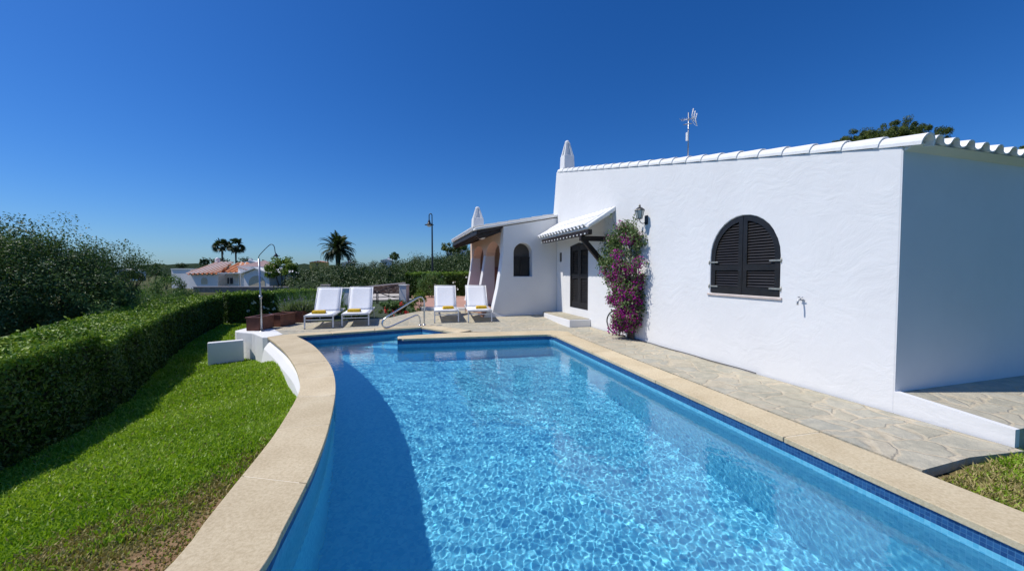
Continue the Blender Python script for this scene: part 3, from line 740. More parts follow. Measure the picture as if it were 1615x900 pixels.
# louvred double door
dr = empty('door'); dr.parent = villa
mb = MB(); mb.box(.12, .15, DOOR[0]-.01, DOOR[1]+.01, DOOR[2], DOOR[3]+.01); mb.build('backing', M['wood_dark'], dr)
mid = (DOOR[0]+DOOR[1])/2
for a, b in ((DOOR[0]+.012, mid-.004), (mid+.004, DOOR[1]-.012)):
    mb = MB(); zt = DOOR[3]-.075; z0 = DOOR[2]+.015
    mb.holed([(a, z0), (b, z0), (b, zt), (a, zt)], [[(a+.08, z0+.14), (b-.08, z0+.14), (b-.08, 1.22), (a+.08, 1.22)], [(a+.08, 1.34), (b-.08, 1.34), (b-.08, zt-.12), (a+.08, zt-.12)]], lambda u, v, w_: (.02+w_, u, v), .036)
    for za, zb in ((z0+.14, 1.22), (1.34, zt-.12)):
        z_ = za+.02
        while z_ < zb-.01:
            mb.hexa([(.026, a+.075, z_-.015), (.026, b-.075, z_-.015), (.033, b-.075, z_-.018), (.033, a+.075, z_-.018), (.046, a+.075, z_+.020), (.046, b-.075, z_+.020), (.053, b-.075, z_+.017), (.053, a+.075, z_+.017)]); z_ += .046
    lf = mb.build('door_leaf', M['wood_dark'], dr)
    for hz in (.75, 1.30, 1.9):
        mb = MB(); yy = a if a < mid-.1 else b
        mb.box(.006, .018, yy-.06, yy+.06, hz-.012, hz+.012); mb.build('hinge', M['black_metal'], lf)
mb = MB(); mb.holed([(DOOR[0]-.012, DOOR[2]), (DOOR[1]+.012, DOOR[2]), (DOOR[1]+.012, DOOR[3]-.06), (mid, DOOR[3]+.012), (DOOR[0]-.012, DOOR[3]-.06)],
    [[(DOOR[0]+.010, DOOR[2]+.012), (DOOR[1]-.010, DOOR[2]+.012), (DOOR[1]-.010, DOOR[3]-.078), (mid, DOOR[3]-.072), (DOOR[0]+.010, DOOR[3]-.078)]], lambda u, v, w_: (-.006+w_, u, v), .09); mb.build('door_frame', M['wood_dark'], dr)
mb = MB(); mb.box(.02, .06, 9.004, 9.156, 1.724, 1.996); mb.box(.012, .02, 9.07, 9.09, 1.724, 1.996); mb.build('small_window', M['wood_dark'], villa)
# door step
mb = MB(); mb.box(-.62, -.002, 7.10, 8.62, -.02, .17); mb.box(-.30, -.004, 7.16, 8.50, .172, .30)
mb = MB(); mb.box(-.60, -.002, 7.12, 8.95, -.02, .175)
st = mb.build('door_step', M['plaster_plain'], villa, bevel=.012)
mb = MB(); mb.box(-.585, -.015, 7.16, 8.93, .177, .19); mb.build('tread', M['paving'], st, bevel=.004)
# tiled canopy over the door
cn = empty('door_canopy'); cn.parent = villa
cy0, cy1 = 5.98, 9.28; ztop, zeave, pj = 2.86, 2.43, .70
dn = Vector((-pj, 0, -(ztop-zeave))).normalized(); Lc = math.hypot(pj, ztop-zeave)
mb = MB(); corrugated(mb, (-.0, cy0+.12, ztop+.03), (0, 1, 0), dn, 16, Lc, .197, .032, .40, .013, phase=.5); mb.build('tiles', M['tile_white'], cn)
mb = MB(); mb.prism([(0, cy0+.10, ztop-.03), (-pj+.06, cy0+.10, zeave-.01), (-pj+.06, cy0+.10, zeave-.04), (0, cy0+.10, ztop-.09)], (0, cy1-cy0-.12, 0)); mb.build('soffit', M['plaster_plain'], cn)
mb = MB(); mb.prism([(0, cy0-.0, ztop+.055), (-pj+.01, cy0-.0, zeave+.04), (-pj+.01, cy0-.0, zeave-.03), (0, cy0-.0, ztop-.06)], (0, .115, 0)); mb.build('verge', M['tile_white'], cn, bevel=.02)
mb = MB(); mb.box(-.64, -.54, cy0+.10, cy1-.25, 2.26, 2.375); mb.build('beam', M['wood_beam'], cn, bevel=.006)
mb = MB(); y_ = cy0+.22
while y_ < cy1-.3: mb.box(-.655, -.641, y_, y_+.05, 2.27, 2.30); y_ += .197
tag(mb.build('tile_ends', M['tile_white'], cn), kind='stuff')
for y_ in (cy0+.42,):
    br = empty('bracket'); br.parent = cn
    mb = MB(); mb.box(-.66, .0, y_, y_+.10, 2.14, 2.255); mb.build('arm', M['wood_beam'], br, bevel=.005)
    mb = MB(); mb.hexa([(-.62, y_+.005, 2.142), (-.62, y_+.095, 2.142), (-.47, y_+.095, 2.142), (-.47, y_+.005, 2.142), (-.0, y_+.005, 1.47), (-.0, y_+.095, 1.47), (-.0, y_+.095, 1.66), (-.0, y_+.005, 1.66)][::1]); mb.build('strut', M['wood_beam'], br, bevel=.004)
# ---- porch wing at the far end
PY = 9.36
pz = lambda b: 3.10+.187*b       # roof line along the end wall (b negative to the left)
pa = [(-.82-.60+.60*k/1, 0) for k in range(2)]
hole_p = [(-1.42, 1.27), (-.82, 1.27)]+[(-1.12+.30*math.cos(math.pi*k/12), 1.99+.30*math.sin(math.pi*k/12)) for k in range(13)]
ol_p = [(-.002, -.02), (-.002, pz(0)), (-.9, pz(-.9)), (-1.74, pz(-1.74)), (-1.76, 1.95), (-1.82, 1.5), (-1.92, .9), (-2.07, .25), (-2.15, -.02)]
mb = MB(); mb.holed(ol_p, [hole_p], lambda u, v, w_: (u, PY+w_, v), .34); mb.build('wall', M['plaster_plain'], villa, bevel=.015)
pw = empty('arched_opening'); pw.parent = villa
mb = MB(); mb.box(-1.44, -.80, PY+.26, PY+.28, 1.25, 1.86); mb.build('lower_board', M['wood_dark'], pw)
mb = MB(); mb.box(-1.44, -.80, PY+.30, PY+.31, 1.86, 2.32); mb.build('pane', simple('dusty_pane', (.07, .062, .055), .5, .2), pw)
mb = MB(); mb.box(-1.43, -.81, PY+.235, PY+.26, 1.84, 1.875); mb.box(-1.135, -1.105, PY+.235, PY+.259, 1.27, 1.84); mb.build('bar', M['wood_dark'], pw)
# arcade of the porch: battered piers and arches facing the pool
def arcade_pier(y0, y1):
    mb = MB(); prof = [(-2.12, -.02), (-2.05, .3), (-1.93, .95), (-1.82, 1.6), (-1.76, 2.0), (-1.42, 2.0), (-1.42, -.02)]
    mb.prism([(x_, y0, z_) for x_, z_ in prof], (0, y1-y0, 0)); mb.build('pier', M['plaster_plain'], villa, bevel=.015)
for y0, y1 in ((11.75, 12.10), (14.25, 14.60)): arcade_pier(y0, y1)
mb = MB()
def arch_hole(a, b): return [(a, -.001)]+[((a+b)/2-(b-a)/2*math.cos(math.pi*k/12), 1.75+.38*math.sin(math.pi*k/12)) for k in range(13)]+[(b, -.001)]
o_ = [(9.702, 1.99), (9.702, 2.72), (14.6, 2.72), (14.6, 1.99)]
for (a, b) in ((12.1, 14.25), (9.72, 11.75)): o_ += [(b-.002, 1.99)]+[((a+b)/2+(b-a)/2*math.cos(math.pi*k/12)*.94, 2.0+.42*math.sin(math.pi*k/12)) for k in range(13)]+[(a+.002, 1.99)]
mb.holed(o_, [], lambda u, v, w_: (-1.75+w_, u, v), .33); mb.build('arcade', M['plaster_warm'], villa)
mb = MB(); mb.box(-1.74, 7.9, 14.6, 14.9, -.02, 2.9); mb.build('wall', M['plaster_warm'], villa)
mb = MB(); mb.box(-1.42, .0, 14.57, 14.598, .2, 1.62); mb.box(-1.42, -1.40, 11.9, 14.2, .12, 1.5)
mb.build('dado', M['mauve'], villa)
mb = MB()
mb.box(-1.19, -.91, 14.53, 14.568, 1.68, 2.2)
mb.build('dark_opening', M['darkfar'], villa)
for yy in (12.11, 9.75):
    mb = MB(); mb.box(-1.76, -1.00, yy, yy+.04, .30, 1.50); mb.build('reed_screen', M['mauve'], villa)
mb = MB(); mb.box(-.01, .3, 9.87, 14.6, -.02, 3.2); mb.build('wall', M['plaster_warm'], villa)
# porch roof with dark boarded overhang
mb = MB(); rz = lambda b: pz(b)+.05
mb.prism([(-2.62, PY-.06, rz(-2.62)-.03), (.0, PY-.06, rz(0)-.02), (.0, PY-.06, rz(0)+.05), (-2.62, PY-.06, rz(-2.62)+.04)], (0, .30, 0)); prf = mb.build('verge', M['tile_white'], villa, bevel=.02)
mb = MB(); dd = Vector((-1, 0, -.187)).normalized(); corrugated(mb, (.0, PY+.24, rz(0)+.06), (0, 1, 0), dd, 25, 2.66, .2, .05, .4); proof = mb.build('roof', M['tile_white'], villa)
mb = MB(); mb.prism([(-2.56, PY+.02, rz(-2.56)-.045), (-1.77, PY+.02, rz(-1.77)-.03), (-1.77, PY+.02, rz(-1.77)-.10), (-2.56, PY+.02, rz(-2.56)-.16)], (0, 5.2, 0)); mb.build('boarded_soffit', M['wood_beam'], proof)
mb = MB(); y_ = PY+.15
while y_ < 14.4: mb.prism([(-2.60, y_, rz(-2.6)-.17), (-1.78, y_, rz(-1.78)-.11), (-1.78, y_, rz(-1.78)-.20), (-2.45, y_, rz(-2.6)-.25)], (0, .08, 0)); y_ += .3
mb.build('rafter_ends', M['wood_beam'], proof)
chimney(villa, -2.28, PY+1.25, 2.84, .70, .36)
mb = MB(); mb.box(-1.74, 0, 9.72, 14.58, .10, .20); mb.build('porch_floor', M['terracotta_floor'], villa)
# plastered foot buttress
mb = MB(); mb.hexa([(-2.40, PY-.10, -.02), (-1.5, PY-.10, -.02), (-1.5, PY+.01, -.02), (-2.40, PY+.01, -.02), (-2.25, PY-.02, .24), (-1.75, PY-.02, .10), (-1.75, PY+.01, .10), (-2.25, PY+.01, .24)]); mb.build('foot', M['plaster_plain'], villa, bevel=.01)

# ---- things fixed to the villa
def house_empty(name, b, a, z, label, cat, group=None): return empty(name, house_pt(b, a)+(z,), d16, label, cat, group)
t = house_empty('wall_lantern', 0, 4.84, 2.48, 'black iron lantern with frosted panes on the white wall above the bougainvillea', 'wall lamp')
mb = MB(); mb.box(-.02, 0, -.055, .055, -.15, .06); mb.build('backplate', M['black_metal'], t, bevel=.006)
mb = MB(); mb.tube([(-.02, 0, -.10), (-.10, 0, -.13), (-.17, 0, -.10), (-.19, 0, -.03)], .010); mb.build('arm', M['black_metal'], t)
mb = MB()
def rg(s_, z_, n=6): return [(-.19+s_*math.cos(2*math.pi*k/n+.5), s_*math.sin(2*math.pi*k/n+.5), z_) for k in range(n)]
lo, hi = rg(.058, -.02), rg(.105, .17)
mb.add(lo+hi, [(k, (k+1) % 6, 6+(k+1) % 6, 6+k) for k in range(6)]+[tuple(range(6))]); mb.build('pane', M['lamp_glass'], t)
mb = MB()
for k in range(6): mb.tube([lo[k], hi[k]], .007, 5)
mb.tube(hi+[hi[0]], .008, 5); mb.tube(lo+[lo[0]], .008, 5); mb.build('cage', M['black_metal'], t)
mb = MB(); mb.lathe([(.122, .17), (.115, .182), (.06, .225), (.03, .24), (.022, .26), (.030, .275), (.012, .30), (.001, .32)], (-.19, 0, 0), 6, False); mb.build('cap', M['black_metal'], t)
t.scale = (.87, .87, .87)
t = house_empty('wall_tap', 0, 1.72, 1.06, 'small steel tap with a drooping spout on the bare white wall', 'tap')
mb = MB(); mb.tube([(0, 0, 0), (-.07, 0, 0), (-.09, 0, -.01), (-.095, 0, -.06)], .010); mb.lathe([(.022, -.004), (.022, .0), (.001, .002)], (0, 0, 0), 8); mb.build('spout', M['steel_dull'], t)
mb = MB(); mb.tube([(-.05, 0, 0), (-.05, 0, .03)], .007); mb.tube([(-.05, -.03, .033), (-.05, .03, .033)], .006); mb.build('lever', M['steel_dull'], t)
# television aerial
t = house_empty('aerial', .12, 3.86, TOPZ(3.86)+.12, 'television aerial on a thin mast above the white roof edge', 'antenna')
mb = MB(); mb.tube([(0, 0, -.15), (0, 0, .84)], .014, 6); mb.build('mast', M['steel_dull'], t); t.scale = (.8, .8, .9)
mb = MB(); mb.box(-.045, -.015, -.03, .03, .30, .46); mb.build('amplifier_box', M['white_metal'], t, bevel=.005)
mb = MB(); mb.tube([(.05, -.10, .70), (-.10, .12, .73)], .007, 5)
for k in range(9):
    q = Vector((.05, -.10, .70)).lerp(Vector((-.10, .12, .73)), k/8.); sd_ = Vector((.80, .57, 0))*(.075+.004*k); mb.tube([q-sd_, q+sd_], .0035, 4)
mb.build('boom', M['steel_dull'], t)
mb = MB()
for s_ in (-1, 0, 1):
    q = Vector((.05, -.10, .72))+Vector((.80, .57, 0))*.16*s_; mb.tube([q+Vector((.02, -.02, .12)), q, q+Vector((.02, -.02, -.12 if s_ else 0))], .011, 5)
for z_ in (-.11, -.055, 0, .055, .11): mb.tube([Vector((.05, -.10, .72+z_))-Vector((.80, .57, 0))*.17, Vector((.05, -.10, .72+z_))+Vector((.80, .57, 0))*.17], .0035, 4)
mb.build('reflector', M['white_metal'], t)
mb = MB(); mb.tube([(0, 0, .62), (-.13, -.10, .58)], .006, 5)
for k in range(4): q = Vector((0, 0, .62)).lerp(Vector((-.13, -.10, .58)), k/3); mb.tube([q+Vector((-.05, .06, .0)), q-Vector((-.05, .06, 0))], .005, 4)
mb.build('small_boom', M['steel_dull'], t)

# ================================================================== WHITE RETAINING WALL round the pool's far left
rw = empty('retaining_wall', (-5.2, 8.0, 0), 0, 'low white retaining wall curving below the pool edge above the lawn', 'wall'); rwo = Vector((-5.2, 8.0, 0))
seg_out = [q for q in OLs if 3.6 < q.y < 8.25]
o1 = [];
for i, q in enumerate(seg_out):
    t_ = (seg_out[min(i+1, len(seg_out)-1)]-seg_out[max(i-1, 0)]).normalized(); nl = Vector((-t_.y, t_.x, 0)); nl = nl if nl.x < 0 else -nl
    k = max(0, min(1, (q.y-4.0)/2.5)); o1.append((q, nl, k))
mb = MB(); vs = []; fs = []
for q, nl, k in o1:
    a = q+nl*(-.10)-rwo; b = q+nl*(-.03+.03*k)-rwo; c = q+nl*(.0+.07*k)-rwo; g_ = q+nl*(.03+.16*k)-rwo
    vs += [(a.x, a.y, -.047), (b.x, b.y, -.05-.10*k), (c.x, c.y, -.13-.12*k), (g_.x, g_.y, -.95), (a.x, a.y, -.95)]
m = len(o1)
for i in range(m-1):
    for e in range(5): fs.append((i*5+e, (i+1)*5+e, (i+1)*5+(e+1) % 5, i*5+(e+1) % 5))
fs += [tuple(range(5)), tuple(range((m-1)*5, m*5))]
mb.add(vs, fs); mb.build('wall', M['plaster'], rw)
mb = MB(); P = [(-5.29, 8.195), (-5.42, 8.22), (-5.88, 8.66), (-6.02, 8.76), (-6.52, 8.96), (-6.66, 9.10), (-6.72, 9.6), (-5.9, 9.4), (-5.2, 8.6)]
mb.prism([(x-rwo.x, y-rwo.y, -.95) for x, y in P], (0, 0, .945)); mb.build('corner_block', M['plaster'], rw, bevel=.02)
gw = empty('garden_wall', (-6.5, 9.0, -.5), 0, 'short grey-shaded white wall running out over the lawn from the pool corner', 'wall')
mb = MB(); a_ = Vector(gp(384, 536, -.15)); b_ = Vector(gp(327, 541.5, -.16)); a_.y -= .0
dv = (b_-a_).normalized(); nv = Vector((-dv.y, dv.x, 0))*-.17
mb.prism([(q.x+6.5, q.y-9.0, z_) for q, z_ in ((a_, -.5), (b_, -.5), (b_, .345), (a_, .35))], nv); mb.build('wall', M['plaster_plain'], gw, bevel=.012)

# ================================================================== FOLIAGE
def leaves(name, P, N, size, mat, parent=None, r=None, asp=.5, jit=.9, rnd=None, kind=None, fold=.18, label=None):
    r = r or rng; m = len(P); size = np.broadcast_to(np.asarray(size, float), (m,))*r.uniform(.65, 1.3, m)
    Nn = N+r.normal(0, jit, (m, 3)); Nn /= np.linalg.norm(Nn, axis=1)[:, None]+1e-9
    T = np.cross(Nn, r.normal(0, 1, (m, 3))); T /= np.linalg.norm(T, axis=1)[:, None]+1e-9; B = np.cross(Nn, T)
    s_ = size[:, None]; w_ = s_*asp
    q = np.zeros((m, 4, 3)); q[:, 0] = P-T*s_*.5; q[:, 1] = P+B*w_*.5+Nn*s_*fold*.4; q[:, 2] = P+T*s_*.5; q[:, 3] = P-B*w_*.5+Nn*s_*fold*.4
    V = q.reshape(-1, 3); Fq = np.arange(m*4).reshape(m, 4)
    rn_ = np.clip(r.random(m) if rnd is None else rnd, 0, 1)
    return np_mesh(name, V, Fq, M[mat] if isinstance(mat, str) else mat, parent, attr={'rnd': np.repeat(rn_, 4)})
def crown_points(c, rad, n, r, nclump=40, clump=.28, low=-.6, hollow=.55):
    """leaf positions in clumps near the skin of an ellipsoid, plus the outward direction"""
    d = r.normal(0, 1, (nclump, 3)); d /= np.linalg.norm(d, axis=1)[:, None]; d[:, 2] = np.where(d[:, 2] < low, -d[:, 2]*.5, d[:, 2])
    rr = (hollow+(1-hollow)*r.random(nclump)**.5)[:, None]
    rad = np.asarray(rad, float); C = d*rr*rad
    k = r.integers(0, nclump, n); cs = r.uniform(.6, 1.25, nclump)[k][:, None]
    off = r.normal(0, 1, (n, 3)); off /= np.linalg.norm(off, axis=1)[:, None]; off *= (r.random(n)**.45)[:, None]
    P = C[k]+off*cs*clump*rad.mean()
    sh = r.random(nclump)[k]
    return P+np.asarray(c), off+d[k]*.7+np.array([0, 0, .3]), sh
def limb_tree(parent, base, crowns, tr, seed, name='trunk'):
    r = random.Random(seed); mb = MB(); top = Vector((0, 0, 0))
    for i, (c, rad) in enumerate(crowns):
        c = Vector(c); b0 = Vector((r.uniform(-.1, .1)*tr*4, r.uniform(-.1, .1)*tr*4, -.15)); midp = b0.lerp(c, .5)+Vector((r.uniform(-.2, .2), r.uniform(-.2, .2), .1))*c.length*.3
        mb.tube([b0, b0.lerp(midp, .5), midp, midp.lerp(c, .6), c], [tr, tr*.8, tr*.6, tr*.4, tr*.15], 7)
        for k in range(5):
            e = c+Vector((r.uniform(-1, 1)*rad[0], r.uniform(-1, 1)*rad[1], r.uniform(-.2, .8)*rad[2]))*.5; mb.tube([midp.lerp(c, .5), midp.lerp(e, .8)+Vector((0, 0, .05)), e], [tr*.35, tr*.2, tr*.06], 5)
    return mb.build(name, M['trunk'], parent)
def tree(name, loc, crowns, n, size, mat, label, cat='tree', group=None, tr=.12, seed=1, asp=.45, nclump=60, clump=.26, jit=.9, bias=0, hollow=.55, dark=True):
    """crowns: list of (centre, radii) relative to the base"""
    t = empty(name, loc, 0, label, cat, group); r = np.random.default_rng(seed); vol = [q[1][0]*q[1][1]*q[1][2] for q in crowns]
    PP, NN, SS = [], [], []
    for (c, rad), v_ in zip(crowns, vol):
        k = int(n*(v_**.67)/sum(x**.67 for x in vol)); P_, N_, S_ = crown_points(c, rad, k, r, max(8, int(nclump*(v_**.67)/sum(x**.67 for x in vol))), clump, hollow=hollow)
        PP.append(P_); NN.append(N_); SS.append(S_)
    P_, N_, S_ = np.concatenate(PP), np.concatenate(NN), np.concatenate(SS)
    kp = P_[:, 2] > .02; P_, N_, S_ = P_[kp], N_[kp], S_[kp]
    rn_ = np.clip(S_*.55+r.random(len(P_))*.45+bias, 0, 1)
    leaves('crown', P_, N_, size, mat, t, r, asp, jit, rn_)
    limb_tree(t, loc, crowns, tr, seed)
    return t
def hedge(name, front, width, ztop, zbase, n, size, label, group=None, seed=1, mat='leaf_hedge', side=1, flowers=0, ends=True):
    """front = polyline of the face towards the pool; width is measured away from it"""
    r = np.random.default_rng(seed); F_ = [Vector((x, y, 0)) for x, y in front]; org = F_[0]
    t = empty(name, (org.x, org.y, zbase), 0, label, 'hedge', group)
    nrm = []
    for i in range(len(F_)):
        d_ = (F_[min(i+1, len(F_)-1)]-F_[max(0, i-1)]).normalized(); nrm.append(Vector((-d_.y, d_.x, 0))*side)
    L = [0]
    for i in range(len(F_)-1): L.append(L[-1]+(F_[i+1]-F_[i]).length)
    def at(s_):
        i = np.clip(np.searchsorted(L, s_)-1, 0, len(F_)-2); La = np.array(L); u = (s_-La[i])/(La[i+1]-La[i]); A = np.array([tuple(q) for q in F_]); Nn = np.array([tuple(q) for q in nrm])
        return A[i]*(1-u)[:, None]+A[i+1]*u[:, None], Nn[i]*(1-u)[:, None]+Nn[i+1]*u[:, None]
    hh = ztop-zbase; per = [hh, width, hh*.7]; tot = sum(per)
    wgt = r.random(n)*tot; s_ = r.random(n)*L[-1]; Fp, Nn = at(s_); P_ = np.zeros((n, 3)); N_ = np.zeros((n, 3))
    f = wgt < per[0]; tp = (wgt >= per[0]) & (wgt < per[0]+per[1]); bk = ~f & ~tp
    ins = np.abs(r.normal(0, .035, n)); lump = .11*(vnoise(Fp[:, 0]*1.0, Fp[:, 1]*1.0+wgt*.6, 1.6, seed)-.5)+.06*(vnoise(Fp[:, 0], Fp[:, 1]+wgt, 4.5, seed+1)-.5)
    P_[f] = Fp[f]+Nn[f]*(ins-lump)[f][:, None]; P_[f, 2] = wgt[f]; N_[f] = -Nn[f]
    wv = (wgt-per[0]); P_[tp] = Fp[tp]+Nn[tp]*wv[tp][:, None]; P_[tp, 2] = hh-ins[tp]+lump[tp]; N_[tp] = (0, 0, 1)
    wb = (wgt-per[0]-per[1]); P_[bk] = Fp[bk]+Nn[bk]*(width-ins+lump)[bk][:, None]; P_[bk, 2] = hh-wb[bk]; N_[bk] = Nn[bk]
    # round shoulder
    ed = np.minimum(wv, width-wv); rs = .12; k = tp & (ed < rs); P_[k, 2] -= (rs-np.sqrt(np.clip(rs*rs-(rs-ed[k])**2, 0, 1)))
    # ends
    ne = int(n*width/(tot*L[-1]*.9))
    for e, sg in ((0, -1), (len(F_)-1, 1)) if ends else ():
        if ne < 5: break
        d_ = (F_[1]-F_[0] if e == 0 else F_[-1]-F_[-2]).normalized()
        Pe = np.zeros((ne*2, 3)); uu = r.random(ne*2)*width; Pe[:] = np.array(tuple(F_[e]))+np.outer(uu, np.array(tuple(nrm[e])))+np.array(tuple(d_))*sg*r.normal(0, .04, ne*2)[:, None]; Pe[:, 2] = r.random(ne*2)*hh
        P_ = np.concatenate([P_, Pe]); N_ = np.concatenate([N_, np.tile(np.array(tuple(d_))*sg, (ne*2, 1))])
    P_[:, 2] += 0; P_ -= np.array([org.x, org.y, 0])
    D_ = np.hypot(P_[:, 0]+org.x, P_[:, 1]+org.y)
    top_lit = np.clip((P_[:, 2]-hh*.86)/(hh*.12), 0, 1)  # sun and shade painted into the leaf colour: bright top, darkened sides
    rn_ = np.clip((.65*r.random(len(P_))+.35*vnoise(P_[:, 0], P_[:, 1], 2.5, seed+3))*(.30+.70*top_lit)+.12*top_lit, 0, 1)
    ns = int(26*L[-1]); sb, sn = at(r.random(ns)*L[-1]); sb = sb+sn*(r.uniform(.0, width, ns))[:, None]; sb -= np.array([org.x, org.y, 0]); sb[:, 2] = hh-.03
    dirs = np.stack([r.normal(0, .35, ns), r.normal(0, .35, ns), np.ones(ns)], 1); u_ = np.tile(np.linspace(0, 1, 7), ns); lens = np.repeat(r.uniform(.04, .13, ns), 7)
    Ps = np.repeat(sb, 7, 0)+np.repeat(dirs, 7, 0)*(u_*lens)[:, None]+r.normal(0, .008, (ns*7, 3)); P_ = np.concatenate([P_, Ps]); N_ = np.concatenate([N_, r.normal(0, 1, (ns*7, 3))]); rn_ = np.concatenate([rn_, r.uniform(.4, 1, ns*7)]); D_ = np.concatenate([D_, np.hypot(Ps[:, 0]+org.x, Ps[:, 1]+org.y)])
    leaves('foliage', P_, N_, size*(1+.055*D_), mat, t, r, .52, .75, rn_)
    # twigs inside
    mb = MB(); m = 14*len(F_); V_ = []; Fs = []
    ss = np.linspace(.05, L[-1]-.05, m); A_, Nn = at(ss)
    for i in range(m):
        a_ = A_[i]-np.array([org.x, org.y, 0]); nn = Nn[i]
        for dd, zz in ((.07, .0), (.07, hh-.16), (.17, hh-.07), (width-.17, hh-.07), (width-.07, hh-.16), (width-.07, 0)):
            V_.append(tuple(a_+nn*(dd+r.normal(0, .015))+np.array([0, 0, zz+r.normal(0, .012) if zz else 0])))
    for i in range(m-1):
        for k in range(5): Fs.append((i*6+k, (i+1)*6+k, (i+1)*6+k+1, i*6+k+1))
    Fs += [tuple(range(6)), tuple(range((m-1)*6, m*6))]
    mb.add(V_, Fs); mb.build('twigs', M['core'], t)
    if flowers:
        s2 = r.random(flowers)*L[-1]; A_, Nn = at(s2); Pf = A_-Nn*.07-np.array([org.x, org.y, 0]); Pf[:, 2] = r.uniform(hh*.35, hh*.85, flowers)
        Pf = np.repeat(Pf, 5, 0)+r.normal(0, .03, (flowers*5, 3)); leaves('blossom', Pf, np.repeat(-Nn, 5, 0), .085, 'white_flower', t, r, .9, .5)
    return t
HG = 'clipped hedges round the garden'
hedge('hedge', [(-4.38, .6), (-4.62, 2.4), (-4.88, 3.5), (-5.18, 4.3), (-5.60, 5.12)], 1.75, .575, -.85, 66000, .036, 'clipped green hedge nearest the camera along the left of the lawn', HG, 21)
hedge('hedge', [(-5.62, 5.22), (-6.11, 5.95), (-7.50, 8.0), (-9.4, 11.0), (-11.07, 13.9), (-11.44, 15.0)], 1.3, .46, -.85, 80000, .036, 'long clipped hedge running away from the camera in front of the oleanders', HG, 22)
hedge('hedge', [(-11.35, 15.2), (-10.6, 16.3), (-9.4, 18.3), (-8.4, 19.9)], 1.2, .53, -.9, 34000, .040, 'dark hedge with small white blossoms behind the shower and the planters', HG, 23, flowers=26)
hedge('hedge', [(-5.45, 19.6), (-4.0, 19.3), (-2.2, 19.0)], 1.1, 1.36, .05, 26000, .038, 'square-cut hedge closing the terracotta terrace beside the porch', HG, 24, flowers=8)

tree('wild_olive_tree', (-12.55, 9.3, -.9), [((0, 0, 1.85), (2.1, 2.0, 1.8)), ((-1.9, .3, 1.75), (1.8, 1.6, 1.75)), ((.7, .3, 2.3), (1.3, 1.2, 1.1)), ((-.9, -.4, 2.75), (1.3, 1.3, .95)), ((1.5, .5, 1.55), (1.0, 1.0, 1.1)), ((-.4, -.9, .9), (2.1, 1.3, 1.0)), ((-2.6, -.8, 1.0), (1.9, 1.3, 1.1)), ((.9, -.3, 1.2), (1.2, 1.0, 1.0))], 135000, .066, 'leaf_olive',
     'large dark wild olive tree bulging over the hedge on the far left', tr=.16, seed=31, nclump=320, clump=.30, jit=1.0)
tree('wild_olive_tree', (-11.35, 10.9, -.9), [((0.1, 0, 2.45), (.75, .6, .75)), ((.55, .2, 2.3), (.55, .5, .50))], 4200, .055, 'leaf_olive',
     'thin wispy olive branches leaning out right of the large dark tree', tr=.04, seed=32, nclump=70, clump=.42, jit=1.0, hollow=.15)
OG = 'oleander bushes beyond the hedge'
for i, (px, top, Y, rad, lb) in enumerate(((158, 456, 9.6, (1.2, .9, .9), 'oleander bush under the right side of the dark olive tree'),
        (205, 447, 12.6, (1.35, 1.0, .95), 'pale-leaved oleander bush behind the middle of the long hedge'),
        (240, 462, 12.0, (1.0, .9, .75), 'lower oleander bush pressing against the long hedge'),
        (272, 440, 15.2, (1.0, 1.0, .9), 'rounded oleander bush in front of the neighbouring white house'),
        (170, 448, 16.5, (1.8, 1.2, 1.1), 'hazy green bush seen past the wispy olive branches'))):
    X_, _, Z_ = wp(px, top, Y); h_ = Z_+.9
    tree('oleander_bush', (X_, Y, -.9), [((0, 0, h_-rad[2]), rad), ((-.35, .1, h_-rad[2]-.5), (rad[0]*.95, rad[1], rad[2]*.8))], 9000, .11, 'leaf_oleander', lb, 'bush', OG, tr=.04, seed=40+i, asp=.24, nclump=75, clump=.27, bias=.05)
# scrub, trees and palms further off
r9 = np.random.default_rng(77); PP = []; NN = []; SS = []
def scrub_line(pts, Y0, Y1, nb, rad, per):
    xs = [q[0] for q in pts]; ys = [q[1] for q in pts]
    for _ in range(nb):
        px = r9.uniform(xs[0], xs[-1]); Y = r9.uniform(Y0, Y1); k = (Y-Y0)/(Y1-Y0)
        tp = np.interp(px, xs, ys); tp = tp+(1-k)*r9.uniform(10, 30)+r9.uniform(-2, 5)
        X_, _, Z_ = wp(px, tp, Y); rr = rad*r9.uniform(.7, 1.25)*(.8+.4*k); P_, N_, S_ = crown_points((X_, Y, Z_-rr*.75), (rr*1.25, rr, rr*.8), per, r9, 16, .34)
        PP.append(P_); NN.append(N_); SS.append(S_*.6+.4*r9.random())
scrub_line([(462, 422), (480, 419), (500, 420), (560, 410), (620, 409), (660, 405), (700, 396), (760, 392), (820, 396)], 40, 60, 150, 2.1, 900)
scrub_line([(468, 438), (480, 436), (560, 432), (650, 430), (760, 425)], 37, 42, 60, 1.4, 700)
P_, N_, S_ = np.concatenate(PP), np.concatenate(NN), np.concatenate(SS)
o = leaves('scrub', P_, N_, .20, 'leaf_scrub', None, r9, .55, .9, np.clip(S_*.7+.3*r9.random(len(P_)), 0, 1)); tag(o, 'dense grey-green scrub covering the slope behind the gate and the street', 'scrub', kind='stuff')
